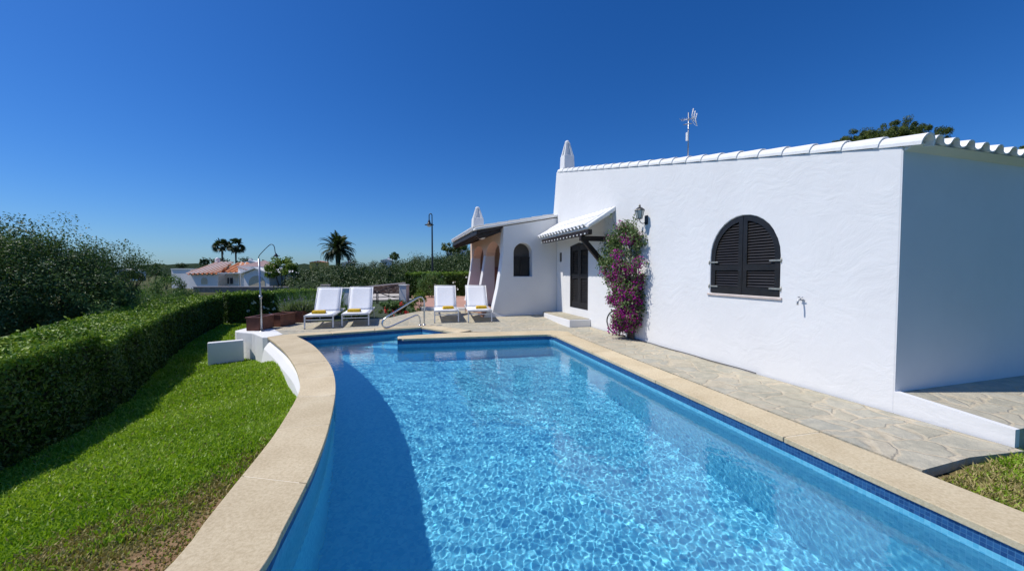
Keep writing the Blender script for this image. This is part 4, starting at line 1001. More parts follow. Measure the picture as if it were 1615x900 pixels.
# earth bank beneath the scrub
mb = MB(); bp = [(455, 38, 436), (480, 39, 428), (560, 41, 424), (660, 42, 420), (760, 42, 414), (860, 42, 412)]
vs = []; 
for px, Y, ty in bp:
    for Yy, dz in ((35.5, None), (Y, 0), (Y+16, .4), (Y+40, -1.0)):
        X_, _, Z_ = wp(px, ty+6, Y); sc_ = Yy/Y; vs.append((X_*sc_, Yy, (-.98 if dz is None else min(Z_-.8, 1.6)+dz)))
m = len(bp); fs = [(i*4+k, (i+1)*4+k, (i+1)*4+k+1, i*4+k+1) for i in range(m-1) for k in range(3)]
mb.add(vs, fs, True); tag(mb.build('hillside', M['hill']), kind='structure')
def far_tree(px, top, bot, Y, wpx, mat, label, n=2600, size=.2, seed=1, name='tree', flat=1.0, group=None, cat='tree', zb=None, clump=.3, tr=None):
    X_, _, Zt = wp(px, top, Y); _, _, Zb = wp(px, bot, Y); w_ = wpx*Y/600/2; zb = -1.0 if zb is None else zb; h_ = Zt-zb; ch = (Zt-Zb)/2
    return tree(name, (X_, Y, zb), [((0, 0, h_-ch*.95), (w_*.86, w_*.86, ch*.9)), ((w_*.35, 0, h_-ch*1.15), (w_*.6, w_*.6, ch*.75)), ((-w_*.4, 0, h_-ch*1.2), (w_*.55, w_*.55, ch*.7))], n, size, mat, label, cat, group, tr=tr or w_*.07, seed=seed, nclump=46, clump=clump, asp=.6)
far_tree(443, 401, 446, 50, 48, 'leaf_bush', 'bright green round tree behind the right end of the neighbouring house', 3600, .26, 61, 'green_tree')
far_tree(622, 397, 412, 70, 16, 'leaf_olive', 'small dark pointed tree standing out of the scrub left of the street lamp', 1400, .22, 62, 'dark_tree')
far_tree(716, 383, 402, 62, 50, 'leaf_pine', 'flat-topped umbrella pine on the hill beside the porch roof', 3600, .24, 63, 'umbrella_pine', clump=.26)
FT = 'far trees on the skyline at left'
for i, (px, top, bot, Y, w_, lb) in enumerate(((245, 416, 440, 75, 14, 'small dark round tree left of the neighbouring house'), (286, 414, 424, 110, 18, 'dark tree top behind the white flat roofed house'), (322, 406, 420, 90, 14, 'dark tree top behind the left end of the tiled roof'),
        (345, 405, 420, 95, 30, 'broad dark tree behind the tiled roof under the fan palms'), (385, 405, 422, 100, 28, 'dark tree behind the right of the two fan palms'), (415, 410, 424, 100, 24, 'dark tree top left of the bright green tree'), (208, 427, 445, 60, 34, 'dark bush on the slope right of the olive tree'), (262, 432, 448, 50, 16, 'dark bush close to the left end of the neighbouring house'))):
    far_tree(px, top, bot, Y, w_, 'leaf_scrub', lb, 1100, .30, 70+i, 'dark_tree', group=FT)
X_, _, Z_ = wp(1398, 193, 16.5)
tree('pine_tree', (X_, 16.5, -1), [((0, 0, Z_+1-.95), (2.0, 1.7, .95)), ((-1.25, 0, Z_+1-1.35), (1.3, 1.2, .75)), ((.55, .2, Z_+1-.80), (1.35, 1.2, .80)), ((1.35, 0, Z_+1-1.10), (1.1, 1.0, .6)), ((-.7, .1, Z_+1-1.0), (1.3, 1.2, .75))], 80000, .075, 'leaf_pine', 'spreading pine crown rising behind the white roof of the villa', 'tree', None, .2, 81, .3, 420, .11, hollow=.35)
far_tree(1630, 228, 262, 17, 60, 'leaf_pine', 'dark pine top just showing at the right edge above the roof tiles', 5000, .09, 82, 'pine_tree', clump=.25, tr=.12)
def palm(name, px, ytop, ycen, ybase, Y, wpx, nf, label, fan=False, seed=1, group=None, cat='palm tree'):
    r = random.Random(seed); X_, _, Zc = wp(px, ycen, Y); zb = -1.0; t = empty(name, (X_, Y, zb), 0, label, cat, group); hc = Zc-zb; Lf = wpx*Y/600/2
    mb = MB(); tr = Lf*(.085 if fan else .13)
    mb.tube([(0, 0, -.2), (.03, 0, hc*.3), (0, 0, hc*.6), (0, 0, hc*.9), (0, 0, hc)], [tr*1.15, tr*.95, tr*.9, tr*1.1, tr*1.3], 9); mb.build('trunk', M['trunk'], t)
    P_ = []; Fs = []; rn_ = []
    for i in range(nf):
        az = r.uniform(0, 6.283); el = math.asin(max(-.55, min(.98, -.45+1.45*((i+.5)/nf)**.9))) if not fan else r.uniform(-1.25, 1.35)
        L = Lf*(r.uniform(.45, 1.1) if fan else r.uniform(.85, 1.08)); ca, sa = math.cos(az), math.sin(az); base = len(P_)
        if fan:
            # a fan leaf on a stalk
            c = Vector((ca*math.cos(el), sa*math.cos(el), math.sin(el)))*L*.55; d_ = c.normalized(); sdv = d_.cross(Vector((0, 0, 1)))
            sdv = sdv.normalized() if sdv.length > .01 else Vector((1, 0, 0)); rl = r.uniform(-1.2, 1.2); sdv = sdv*math.cos(rl)+sdv.cross(d_)*math.sin(rl); up = sdv.cross(d_)
            for k in range(9):
                a = (-70+140*k/8)*math.pi/180; e = (d_*math.cos(a)+sdv*math.sin(a)); tip = c+e*L*.5-Vector((0, 0, L*.10)); q = c+e*L*.28; sw = up.cross(e).normalized()*L*.045 if up.length else sdv*.03
                n0 = len(P_); P_ += [tuple(c+Vector((0, 0, hc))), tuple(q+sw+Vector((0, 0, hc))), tuple(tip+Vector((0, 0, hc))), tuple(q-sw+Vector((0, 0, hc)))]; Fs.append((n0, n0+1, n0+2, n0+3)); rn_ += [r.random()*.8+.2*(el > 0)]*4
        else:
            pts = []
            for k in range(9):
                u = k/8; e2 = el-(1.05+.5*(1-abs(el)))*u*u*1.0; 
                pts.append((pts[-1] if pts else Vector((0, 0, 0)))+Vector((ca*math.cos(e2), sa*math.cos(e2), math.sin(e2)))*L/8)
            sdv = Vector((-sa, ca, 0)); rr_ = r.random()*.7
            for k in range(1, 9):
                for h_ in (0, .5):
                    if k == 8 and h_: continue
                    q = pts[k].lerp(pts[min(8, k+1)], h_); wl = L*.20*math.sin(math.pi*min(.93, (k+h_)/8.6+.10)); dv_ = (pts[k]-pts[k-1]).normalized()
                    for sg in (-1, 1):
                        n0 = len(P_); tip = q+sdv*sg*wl+dv_*wl*.75-Vector((0, 0, wl*.35)); w_ = dv_*L*.034
                        P_ += [tuple(q-w_+Vector((0, 0, hc))), tuple(q+w_+Vector((0, 0, hc))), tuple(tip+w_*.3+Vector((0, 0, hc))), tuple(tip-w_*.3+Vector((0, 0, hc)))]; Fs.append((n0, n0+1, n0+2, n0+3)); rn_ += [rr_+.3*r.random()]*4
    if not fan:
        mb = MB(); mb.lathe([(.01, hc-.35), (tr*1.9, hc-.2), (tr*2.3, hc+.05), (tr*1.2, hc+.32), (.01, hc+.4)], (0, 0, 0), 10); mb.build('crown_heart', M['core'], t)
    np_mesh('fronds', np.array(P_), np.array(Fs), M['leaf_palm'], t, attr={'rnd': np.array(rn_)})
    return t
palm('date_palm', 533, 370, 393, 420, 52, 58, 74, 'big date palm with arching fronds rising from the scrub', seed=5)
palm('fan_palm', 350, 378, 388, 412, 70, 28, 90, 'left of two tall fan palms behind the tiled roof', True, 6, 'pair of fan palms')
palm('fan_palm', 371.5, 378, 387, 412, 70, 28, 90, 'right of two tall fan palms behind the tiled roof', True, 7, 'pair of fan palms')

# ================================================================== NEIGHBOURING HOUSES
def prism_roof(mb, a, b, c, d, e, f, th=.12):
    """gable/hip plates given as quads of points"""
    for q in (a, b, c, d, e, f):
        if q is None: continue
        n_ = (Vector(q[1])-Vector(q[0])).cross(Vector(q[2])-Vector(q[0])).normalized()
        if n_.z < 0: n_ = -n_
        mb.prism(q, n_*th)
HY = 54.0
def hp(px, py, Y=HY, base=None): return Vector(wp(px, py, Y))
nb = empty('neighbour_house', (hp(350, 440).x, HY, -1.0), R(-10), 'white bungalow with a terracotta tiled roof and pergola across the garden', 'house'); nbo = Vector((hp(350, 440).x, HY, -1.0))
ss = HY/600
def nbox(mb, px0, px1, pt, pb, Y0_, dep, z0=None):
    a, b = hp(px0, pt, Y0_), hp(px1, pb, Y0_); mb.box(a.x-nbo.x, b.x-nbo.x, Y0_-HY, Y0_-HY+dep, (b.z-nbo.z) if z0 is None else z0, a.z-nbo.z)
mb = MB(); nbox(mb, 288, 343, 431, 470, HY, 7, 0); nbox(mb, 343.2, 378, 430, 470, HY+1.6, 6, 0); nbox(mb, 378.2, 402, 420, 470, HY+.4, 6, 0); nbox(mb, 250, 287.8, 424, 470, HY+1, 6, 0); mb.build('wall', M['plaster_far'], nb)
mb = MB(); a, b = hp(399, 432, HY-2.5), hp(444, 432, HY-2.5); ap = hp(414, 424, HY-2.5)
mb.prism([(a.x-nbo.x, -2.5, 0), (b.x-nbo.x, -2.5, 0), (b.x-nbo.x, -2.5, b.z+1.0), (ap.x-nbo.x+.6, -2.5, ap.z+1.0), (a.x-nbo.x, -2.5, a.z+1.0)], (0, 5, 0)); mb.build('garage_wall', M['plaster_far'], nb)
mb = MB(); g0, g1 = hp(408, 443, HY-2.5), hp(437, 455, HY-2.5); cx0 = (g0.x+g1.x)/2-nbo.x; hw_ = (g1.x-g0.x)/2
mb.prism([(cx0-hw_, -2.52, .25)]+[(cx0+hw_*math.cos(math.pi*(1-k/10)), -2.52, .95+1.0*math.sin(math.pi*k/10)) for k in range(11)]+[(cx0+hw_, -2.52, .25)], (0, -.02, 0)); mb.build('garage_door', M['shutter_far'], nb)
# tiled roof planes with real corrugation
def slope(mb, p_eave0, p_eave1, p_top0, pitch=.42, amp=.11):
    p0, p1, t0 = Vector(p_eave0), Vector(p_eave1), Vector(p_top0); ac = (p1-p0); n_ = int(ac.length/pitch); ac.normalize(); up_ = t0-p0; up_ -= ac*up_.dot(ac); L = up_.length
    corrugated(mb, p0+up_, ac, -up_.normalized(), n_, L, pitch, amp, 1.3, .04, per=6)
def rel(px, py, Y): q = hp(px, py, Y); return Vector((q.x-nbo.x, Y-HY, q.z-nbo.z))
mb = MB()
def tri_roof(mb, e0, e1, ridge0, ridge1, pitch=.75, amp=.12, th=.05):
    """corrugated trapezoid between an eave e0-e1 and a shorter ridge"""
    e0, e1, r0, r1 = map(Vector, (e0, e1, ridge0, ridge1)); n_ = max(4, int((e1-e0).length/pitch))*6; nr = (e1-e0).cross(r0-e0).normalized(); nr = nr if nr.z > 0 else -nr
    vs = []
    for i in range(n_+1):
        u = i/n_; h_ = amp*math.copysign(abs(math.cos(u*n_/6*2*math.pi))**.65, math.cos(u*n_/6*2*math.pi))
        # hip ends clip: columns run straight up the slope
        pe = e0.lerp(e1, u); ac = (e1-e0).normalized(); up_ = (r0-e0); up_ = up_-ac*up_.dot(ac); ul = up_.length
        s0 = (r0-e0).dot(ac); s1 = (r1-e0).dot(ac); s_ = (pe-e0).dot(ac); tot = (e1-e0).length
        k = 1.0
        if s_ < s0: k = s_/max(s0, 1e-6)
        elif s_ > s1: k = (tot-s_)/max(1e-6, tot-s1)
        k = max(0.001, min(1, k)); pt = pe+up_*k
        vs += [pe+nr*h_, pt+nr*h_, pe+nr*(h_-th), pt+nr*(h_-th)]
    fs = []
    for i in range(n_):
        o = 4*i; fs += [(o, o+4, o+5, o+1), (o+2, o+3, o+7, o+6), (o, o+2, o+6, o+4), (o+1, o+5, o+7, o+3)]
    mb.add(vs, fs)
e0 = rel(284, 432, HY-.5); e1 = rel(345, 431, HY-.5); r0 = rel(300, 415.5, HY+4.5); r1 = rel(343, 411.5, HY+4.5); r0.z = r1.z = (r0.z+r1.z)/2
tri_roof(mb, e0, e1, r0, r1+Vector((1.4, 0, 0)))
e0 = rel(343, 430, HY+1.2); e1 = rel(381, 428, HY+1.2); r0b = rel(345, 412, HY+4.5); r1b = rel(366, 412, HY+4.5); r0b.z = r1b.z = r0.z
e0.z = e1.z = (e0.z+e1.z)/2; tri_roof(mb, e0, e1, r0b, r1b)
tri_roof(mb, Vector((e1.x, e1.y, e1.z)), Vector((e1.x+1.2, HY+9-HY, e1.z)), Vector((r1b.x, r1b.y, r1b.z)), Vector((r1b.x+.3, r1b.y+1.5, r1b.z)))
mb.build('roof', M['roof_tile'], nb)
mb = MB(); q0 = rel(376, 421, HY+.2); q1 = rel(403, 429, HY+.2); q2 = rel(400, 431.5, HY-2.7); q3 = rel(446, 431.5, HY-2.7)
mb.prism([(q0.x, q0.y, q0.z), (q1.x+.2, q1.y, q1.z), (q1.x+.2, q1.y+5, q1.z+.8), (q0.x, q0.y+5, q0.z+1.0)], (0, 0, .10)); 
mb.build('roof', simple('pale_mauve_roof', (.40, .27, .25), .85, .15, 3), nb)
mb = MB(); mb.prism([(a.x-nbo.x-.3, -2.8, a.z+1.0), (ap.x-nbo.x+.6, -2.8, ap.z+1.05), (b.x-nbo.x+.3, -2.8, b.z+1.0), (b.x-nbo.x+.3, -2.8, b.z+1.14), (ap.x-nbo.x+.6, -2.8, ap.z+1.20), (a.x-nbo.x-.3, -2.8, a.z+1.14)], (0, 5.4, 0)); mb.build('garage_roof', M['tile_white'], nb)
mb = MB(); nbox(mb, 249, 289, 423.2, 424.6, HY+.9, 6.2); mb.build('parapet', M['tile_white'], nb)
for px in (316, 355, 362): 
    mb = MB()
    if px == 316: a_, b_ = rel(311, 438, HY-.03), rel(323, 448, HY-.03); cx0 = (a_.x+b_.x)/2; hw_ = (b_.x-a_.x)/2; mb.prism([(cx0-hw_, -.04, b_.z)]+[(cx0+hw_*math.cos(math.pi*(1-k/8)), -.04, b_.z+.55+.4*math.sin(math.pi*k/8)) for k in range(9)]+[(cx0+hw_, -.04, b_.z)], (0, .04, 0)); mb.build('window', M['shutter_far'], nb)
    else: nbox(mb, px-2.5, px+2.2, 438, 447.5, HY+1.5, .08); mb.build('window', M['darkfar'], nb)
mb = MB(); nbox(mb, 344, 386, 430, 431.3, HY-.6, 2.2)
for px in (344.3, 385): nbox(mb, px, px+1, 431, 460, HY-.6, .1, 0)
mb.build('pergola', M['white_metal'], nb)
mb = MB(); nbox(mb, 380, 382.5, 434, 450, HY+.36, .05); mb.build('door', M['shutter_far'], nb)
mb = MB()
for k in range(5): nbox(mb, 292+k*10, 293.3+k*10, 432.6, 434, HY-.12, .13)
tag(mb.build('beam_ends', M['stone_grey'], nb), kind='stuff')
mb = MB(); c = rel(327, 408, HY+4.5); mb.box(c.x-.25, c.x+.25, c.y-.25, c.y+.25, c.z-1.2, c.z-.1); mb.lathe([(.3, 0), (.32, .1), (.15, .3), (.001, .34)], (c.x, c.y, c.z-.1), 8); mb.build('chimney', M['plaster_far'], nb)
# boundary wall in front of that house
bw = empty('stone_wall', (-19, 45, -1), 0, 'low grey field-stone wall with a pale top in front of the neighbouring house', 'wall')
mb = MB(); a_, b_ = gp(320, 466, -.9), gp(470, 462, -.9)
a_ = wp(305, 462, 45); b_ = wp(490, 458, 45)
mb.box(a_[0]+19, b_[0]+19, 0, .4, 0, .62+.0); mb.build('wall', M['stone_grey'], bw)
mb = MB(); mb.box(a_[0]+18.95, b_[0]+19.05, -.05, .45, .622, .70); mb.build('cap', M['sill'], bw)
# small far white buildings
def far_house(px0, px1, pt, pb, Y, label, roofm='tile_white', wall='plaster_far', chim=None, wins=1, group='distant white houses on the hills'):
    a_, b_ = wp(px0, pt, Y), wp(px1, pb, Y); w_ = b_[0]-a_[0]; zb = b_[2]-1.5; t = empty('distant_house', (a_[0]+w_/2, Y, zb), 0, label, 'house', group); h_ = a_[2]-zb
    mb = MB(); mb.box(-w_/2, w_/2, 0, w_*.6, 0, h_*.86); mb.build('wall', M[wall], t)
    mb = MB(); mb.prism([(-w_/2-.2, -.2, h_*.862), (w_/2+.2, -.2, h_*.862), (w_*.1, -.2, h_)], (0, w_*.6+.4, 0)); mb.build('roof', M[roofm], t)
    for k in range(wins):
        mb = MB(); x_ = -w_/2+w_*(k+.7)/(wins+.4); mb.box(x_-w_*.05, x_+w_*.05, -.06, -.01, h_*.5, h_*.74); mb.build('window', M['darkfar'], t)
    if chim is not None: mb = MB(); mb.box(w_*chim-.35, w_*chim+.35, w_*.2, w_*.2+.7, h_*.8, h_*1.15); mb.build('chimney', M[wall], t)
    return t
far_house(180, 212, 424, 436, 140, 'distant white house seen past the tip of the olive branches', chim=.2, wins=2)
far_house(378, 408, 411, 424, 95, 'white roofed house behind the fan palms', chim=-.1)
far_house(488, 512, 411, 420, 105, 'ochre house half hidden by scrub left of the date palm', 'roof_tile', 'yellow_wall', None, 1)
far_house(538, 556, 412, 422, 105, 'pale house half hidden by scrub right of the date palm', 'tile_white', 'plaster_far', .1, 1)
far_house(600, 617, 408, 418, 120, 'white house on the slope left of the small dark tree', chim=.2)
far_house(704, 722, 396, 408, 75, 'white house below the umbrella pine', chim=.1, wins=2)
far_house(722, 738, 394, 404, 80, 'white house touching the edge of the porch roof', chim=-.2, wins=1)

# ================================================================== GATE, ROAD, TERRACE
tag(sheet('road', [(-13, 20.2), (-3, 20.9), (3, 20.9), (3, 35), (-20, 35)], -.52, M['road'], thick=.5), kind='structure')
sheet('terrace', [(-2.30, 12.75), (-1.55, 12.72), (-1.55, 12.6), house_pt(-2.2, 9.8), house_pt(-1.43, 9.75), house_pt(-1.43, 14.7), (-.5, 20.5), (-5.3, 20.6), (-5.1, 19.3), (-3.15, 12.95)], .20, M['terracotta_floor'], thick=1.2)
mb = MB(); a_, b_ = Vector((-3.15, 12.90, .0)), Vector((-1.45, 12.64, 0)); nv = Vector((.03, .16, 0))
mb.prism([(a_.x, a_.y, .0), (b_.x, b_.y, .0), (b_.x, b_.y, .212), (a_.x, a_.y, .212)], nv); tag(mb.build('terrace_kerb', M['plaster_plain'], bevel=.01), kind='structure')
sheet('garden_bed', [(-6.9, 10.3), (-6.2, 10.95), (-5.2, 10.65), (-3.6, 11.35), (-2.9, 12.8), (-3.2, 13.0), (-5.0, 18.6), (-5.2, 20.2), (-8.4, 19.9), (-9.3, 17.8), (-8.0, 13.0), (-7.1, 11.5)], -.06, M['bed'], thick=.9)
GPn = 'white gate pillars'
for (px, pt, Y, wd, lb) in ((548, 453.5, 17.0, .40, 'white gate pillar behind the two left loungers'), (637.5, 448.5, 18.6, .36, 'white gate pillar at the end of the square-cut hedge')):
    X_, _, Z_ = wp(px, pt, Y); t = empty('gate_pillar', (X_, Y, -.3), R(-8), lb, 'pillar', GPn)
    mb = MB(); mb.box(-wd/2, wd/2, -wd/2, wd/2, 0, Z_+.24); mb.build('shaft', M['plaster_plain'], t, bevel=.012)
    mb = MB(); mb.box(-wd/2-.025, wd/2+.025, -wd/2-.025, wd/2+.025, Z_+.242, Z_+.30); mb.build('cap', M['tile_white'], t, bevel=.01)
gA, gB = Vector(wp(556, 462, 17.05)), Vector(wp(631, 462, 18.5)); gl = (gB-gA); gl.z = 0; gL = gl.length; ga = math.atan2(gl.y, gl.x)
t = empty('garden_gate', (gA.x, gA.y, -.35), ga, 'dark iron garden gate with arched top rails between the white pillars', 'gate')
for k in (0, 1):
    x0, x1 = k*gL/2+.03, (k+1)*gL/2-.03; lf = None
    mb = MB()
    for x_ in (x0, x1): mb.tube([(x_, 0, .02), (x_, 0, 1.02 if (x_ == x0) == (k == 0) else .86)], .022, 6)
    sg = 1 if k == 0 else -1
    top = [(x0+(x1-x0)*u, 0, .80+(.30*math.sin(math.pi/2*(1-u)) if k == 0 else .30*math.sin(math.pi/2*u))) for u in [i/10 for i in range(11)]]
    mb.tube([(q[0], 0, 1.62-q[2]) for q in top], .02, 6); mb.tube(top, .018, 6)
    for z_ in (.10, .26, .42, .58): mb.tube([(x0, 0, z_), (x1, 0, z_)], .016, 6)
    mb.tube([((x0+x1)/2, 0, .05), ((x0+x1)/2, 0, .95)], .014, 6); mb.build('gate_leaf', M['black_metal'], t)
t = empty('stone_wall', (-7.5, 34, -.9), 0, 'dry-stone wall with a pale coping beyond the road behind the gate', 'wall')
q0, q1, q2 = wp(545, 456.5, 34), wp(600, 450.5, 34), wp(700, 441, 34)
mb = MB(); mb.prism([(q0[0]+7.5, 0, 0), (q2[0]+7.5, 0, 0), (q2[0]+7.5, 0, q2[2]+.9), (q1[0]+7.5, 0, q1[2]+.9), (q0[0]+7.5, 0, q0[2]+.9)], (0, .45, 0))
def mk_drystone():
    t_ = NT('dry_stone'); co = t_.coord(); v_ = t_.n('TexVoronoi', feature='F1'); mp = t_.n('Mapping'); t_.l(co, mp.inputs[0]); mp.inputs['Scale'].default_value = (1, 1, 1.9); t_.l(mp.outputs[0], v_.inputs['Vector']); v_.inputs['Scale'].default_value = 4.5
    e_ = t_.n('TexVoronoi', feature='DISTANCE_TO_EDGE'); t_.l(mp.outputs[0], e_.inputs['Vector']); e_.inputs['Scale'].default_value = 4.5
    sp = t_.n('SeparateColor'); t_.l(v_.outputs['Color'], sp.inputs[0]); c = t_.rampc(sp.outputs[0], [(0, (.10, .055, .04)), (.5, (.22, .14, .10)), (1, (.34, .25, .19))])
    return t_.done(t_.bsdf(c, .95, t_.bump(t_.rampc(e_.outputs['Distance'], [(0, (0,0,0)), (.1, (1,1,1))]), 1, .06)))
M['drystone'] = mk_drystone(); mb.build('wall', M['drystone'], t)
mb = MB(); pts = [(q0[0]+7.45, q0[2]+.9), (q1[0]+7.5, q1[2]+.9), (q2[0]+7.5, q2[2]+.9)]
for (xa, za), (xb, zb_) in zip(pts[:-1], pts[1:]): mb.hexa([(xa, -.06, za+.003), (xb, -.06, zb_+.003), (xb, .52, zb_+.003), (xa, .52, za+.003), (xa, -.06, za+.10), (xb, -.06, zb_+.10), (xb, .52, zb_+.10), (xa, .52, za+.10)])
mb.build('coping', M['sill'], t)
# grey utility box on the verge
X_, _, Z_ = wp(513.5, 449, 24); t = empty('utility_box', (X_, 24, -.95), 0, 'small grey utility box above the hedge behind the left lounger', 'utility box')
mb = MB(); mb.box(-.24, .24, -.12, .12, 0, Z_+.93); mb.build('cabinet', simple('grey_green_box', (.30, .30, .24), .7, .1), t, bevel=.02); mb = MB(); mb.box(-.27, .27, -.15, .15, Z_+.932, Z_+.97); mb.build('lid', M['sill'], t)
# street lamp
X_, _, Z_ = wp(682, 430, 29); _, _, Zt = wp(680, 337, 29); zb = -.7; hL = Zt-zb
t = empty('street_lamp', (X_, 29, zb), 0, 'tall black street lamp with a hooked neck and hanging bell shade', 'street lamp')
mb = MB(); mb.lathe([(.16, 0), (.15, .5), (.10, .55), (.085, .9), (.07, 2.5), (.05, hL-.7)], (0, 0, 0), 12); mb.build('pole', M['black_metal'], t)
mb = MB(); mb.tube([(0, 0, hL-.75)]+[(-.11+.11*math.cos(math.pi*k/10), 0, hL-.13+.13*math.sin(math.pi*k/10)) for k in range(11)]+[(-.22, 0, hL-.5)], .035, 8); mb.build('neck', M['black_metal'], t)
mb = MB(); mb.lathe([(.03, hL-.42), (.07, hL-.52), (.11, hL-.66), (.15, hL-.76), (.34, hL-.83), (.35, hL-.85), (.02, hL-.83)], (-.22, 0, 0), 16); sh = mb.build('shade', M['black_metal'], t)
mb = MB(); mb.lathe([(.17, hL-.852), (.15, hL-.93), (.09, hL-.985), (.001, hL-1.0)], (-.22, 0, 0), 14); mb.build('globe', M['lamp_glass'], sh)

# ================================================================== POOLSIDE THINGS
# shower
bx_, by_, _ = gp(413, 522, 0); t = empty('garden_shower', (bx_, by_, -.01), 0, 'thin steel garden shower with a curved top beside the brown planters', 'shower')
kz = 1.72
mb = MB(); mb.tube([(0, 0, 0), (-.015, 0, .9), (-.03, 0, kz)], .021, 10); mb.tube([(-.012, 0, .78), (-.015, 0, .86)], .034, 10); mb.build('post', M['steel_dull'], t)
mb = MB(); mb.tube(smooth_path([(-.03, 0, kz), (-.02, -.01, kz+.07), (.12, -.03, kz+.21), (.27, -.05, kz+.33), (.34, -.06, kz+.33), (.38, -.065, kz+.28), (.40, -.07, kz+.16), (.415, -.07, kz+.12)], 4), RS, 8); mb.build('arm', M['black_metal'], t)
mb = MB(); mb.lathe([(.014, .04), (.02, .02), (.05, -.02), (.052, -.035), (.001, -.036)], (.42, -.07, kz+.09), 12); mb.build('shower_head', M['black_metal'], t)
mb = MB(); mb.tube([(-.015, 0, .84), (.03, -.035, .84)], .012, 6); mb.build('tap', M['steel'], t)
mb = MB(); mb.lathe([(.001, .018), (.05, .016), (.06, 0)], (0, 0, 0), 14); mb.build('foot', M['steel_dull'], t)
# handrail
B1, B2 = Vector(gp(669.3, 512)), Vector(gp(657.6, 513.4)); hd = (Vector((-3.16, 9.38, 0))-B1).normalized(); hs_ = Vector((-hd.y, hd.x, 0))
t = empty('pool_handrail', tuple(B1), 0, 'curved stainless steel handrail at the pool steps', 'handrail')
def hr(s_, z_): q = hd*s_; return (q.x, q.y, z_)
Lh = (Vector((-3.16, 9.38, 0))-B1).length; off2 = (B2-B1)
path = [hr(0, -.02), hr(0, .35), hr(0, .60), hr(.02, .68), hr(.07, .735), hr(.16, .735), hr(.30, .67), hr(Lh*.62, .47), hr(Lh*.92, .30), hr(Lh*1.03, .20), hr(Lh*1.05, .10), hr(Lh*.99, .03), hr(Lh*.86, .035), hr(Lh*.6, .13), hr(Lh*.33, .23), hr(.22, .27), hr(.15, .23), hr(.12, .12), hr(.12, -.02)]
mb = MB(); mb.tube(smooth_path(path, 4), .021, 10); mb.build('rail', M['steel'], t)
for s_ in (0, .12):
    mb = MB(); mb.lathe([(.022, .022), (.04, .018), (.048, .0)], hr(s_, .0), 14); mb.build('flange', M['steel'], t)
# sun loungers
def make_lounger(label):
    t = empty('sun_lounger', (0, 0, 0), 0, label, 'sun lounger', 'white sun loungers with folded towels')
    W2, SZ, SL_, BL, BA = .325, .335, 1.00, .82, R(50)
    mb = MB()
    for sx in (-1, 1): mb.box(sx*W2-.016, sx*W2+.016, .0, 1.92, SZ-.045, SZ-.002)
    for y_ in (.016, 1.90, 1.02): mb.box(-W2+.017, W2-.017, y_-.014, y_+.014, SZ-.042, SZ-.006)
    mb.box(-W2+.017, W2-.017, .03, .05, .205, .23); mb.build('frame', M['white_metal'], t, bevel=.004)
    for sx in (-1, 1):
        for y_ in (.03, 1.62):
            mb = MB(); x_ = sx*(W2-.002); ft = y_+(-.02 if y_ < 1 else .16)
            mb.hexa([(x_-.015, ft-.015, .012), (x_+.015, ft-.015, .012), (x_+.015, ft+.015, .012), (x_-.015, ft+.015, .012), (x_-.016, y_-.018, SZ-.047), (x_+.016, y_-.018, SZ-.047), (x_+.016, y_+.018, SZ-.047), (x_-.016, y_+.018, SZ-.047)])
            lg = mb.build('leg', M['white_metal'], t)
            mb = MB(); mb.box(x_-.017, x_+.017, ft-.017, ft+.017, 0, .011); mb.build('foot_cap', M['rubber'], lg)
    def sling(name, L, n=12, sag=.012):
        mb = MB(); vs = []
        for j in range(n+1):
            for i in range(7):
                u = i/6*2-1; v_ = j/n; vs.append((u*(W2-.012), v_*L, -sag*(1-u*u)*math.sin(math.pi*v_)))
        k = len(vs); vs += [(x, y, z-.006) for x, y, z in vs]; fs = []
        for j in range(n):
            for i in range(6):
                a = j*7+i; fs.append((a, a+1, a+8, a+7)); fs.append((k+a, k+a+7, k+a+8, k+a+1))
        for j in range(n): fs += [(j*7, (j+1)*7, k+(j+1)*7, k+j*7), (j*7+6, k+j*7+6, k+(j+1)*7+6, (j+1)*7+6)]
        for i in range(6): fs += [(i, k+i, k+i+1, i+1), (n*7+i, n*7+i+1, k+n*7+i+1, k+n*7+i)]
        mb.add(vs, fs, True); return mb
    st_ = sling('s', SL_).build('seat', M['mesh_white'], t); st_.location = (0, .0, SZ+.004)
    bt = sling('b', BL, 10, .010).build('backrest', M['mesh_white'], t); bt.location = (0, SL_+.02, SZ+.004); bt.rotation_euler.x = BA
    mb = MB()
    for sx in (-1, 1): mb.tube([(sx*(W2-.008), 0, -.004), (sx*(W2-.008), BL, -.004)], .014, 8)
    mb.tube([(-W2+.008, BL, -.004), (W2-.008, BL, -.004)], .014, 8); mb.tube([(-W2+.008, 0, -.008), (W2-.008, 0, -.008)], .012, 8); mb.build('back_frame', M['white_metal'], bt)
    mb = MB(); e_ = Vector((0, SL_+.02+math.cos(BA)*BL*.6, SZ+math.sin(BA)*BL*.6))
    for sx in (-1, 1): mb.tube([(sx*.20, e_.y, e_.z-.02), (sx*.20, 1.80, SZ-.03)], .011, 6)
    mb.tube([(-.20, 1.80, SZ-.03), (.20, 1.80, SZ-.03)], .011, 6); mb.build('prop', M['white_metal'], t)
    return t
def copy_tree(o, parent=None):
    c = o.copy(); COL.objects.link(c); c.parent = parent
    for ch in o.children: copy_tree(ch, c)
    return c
L0 = None
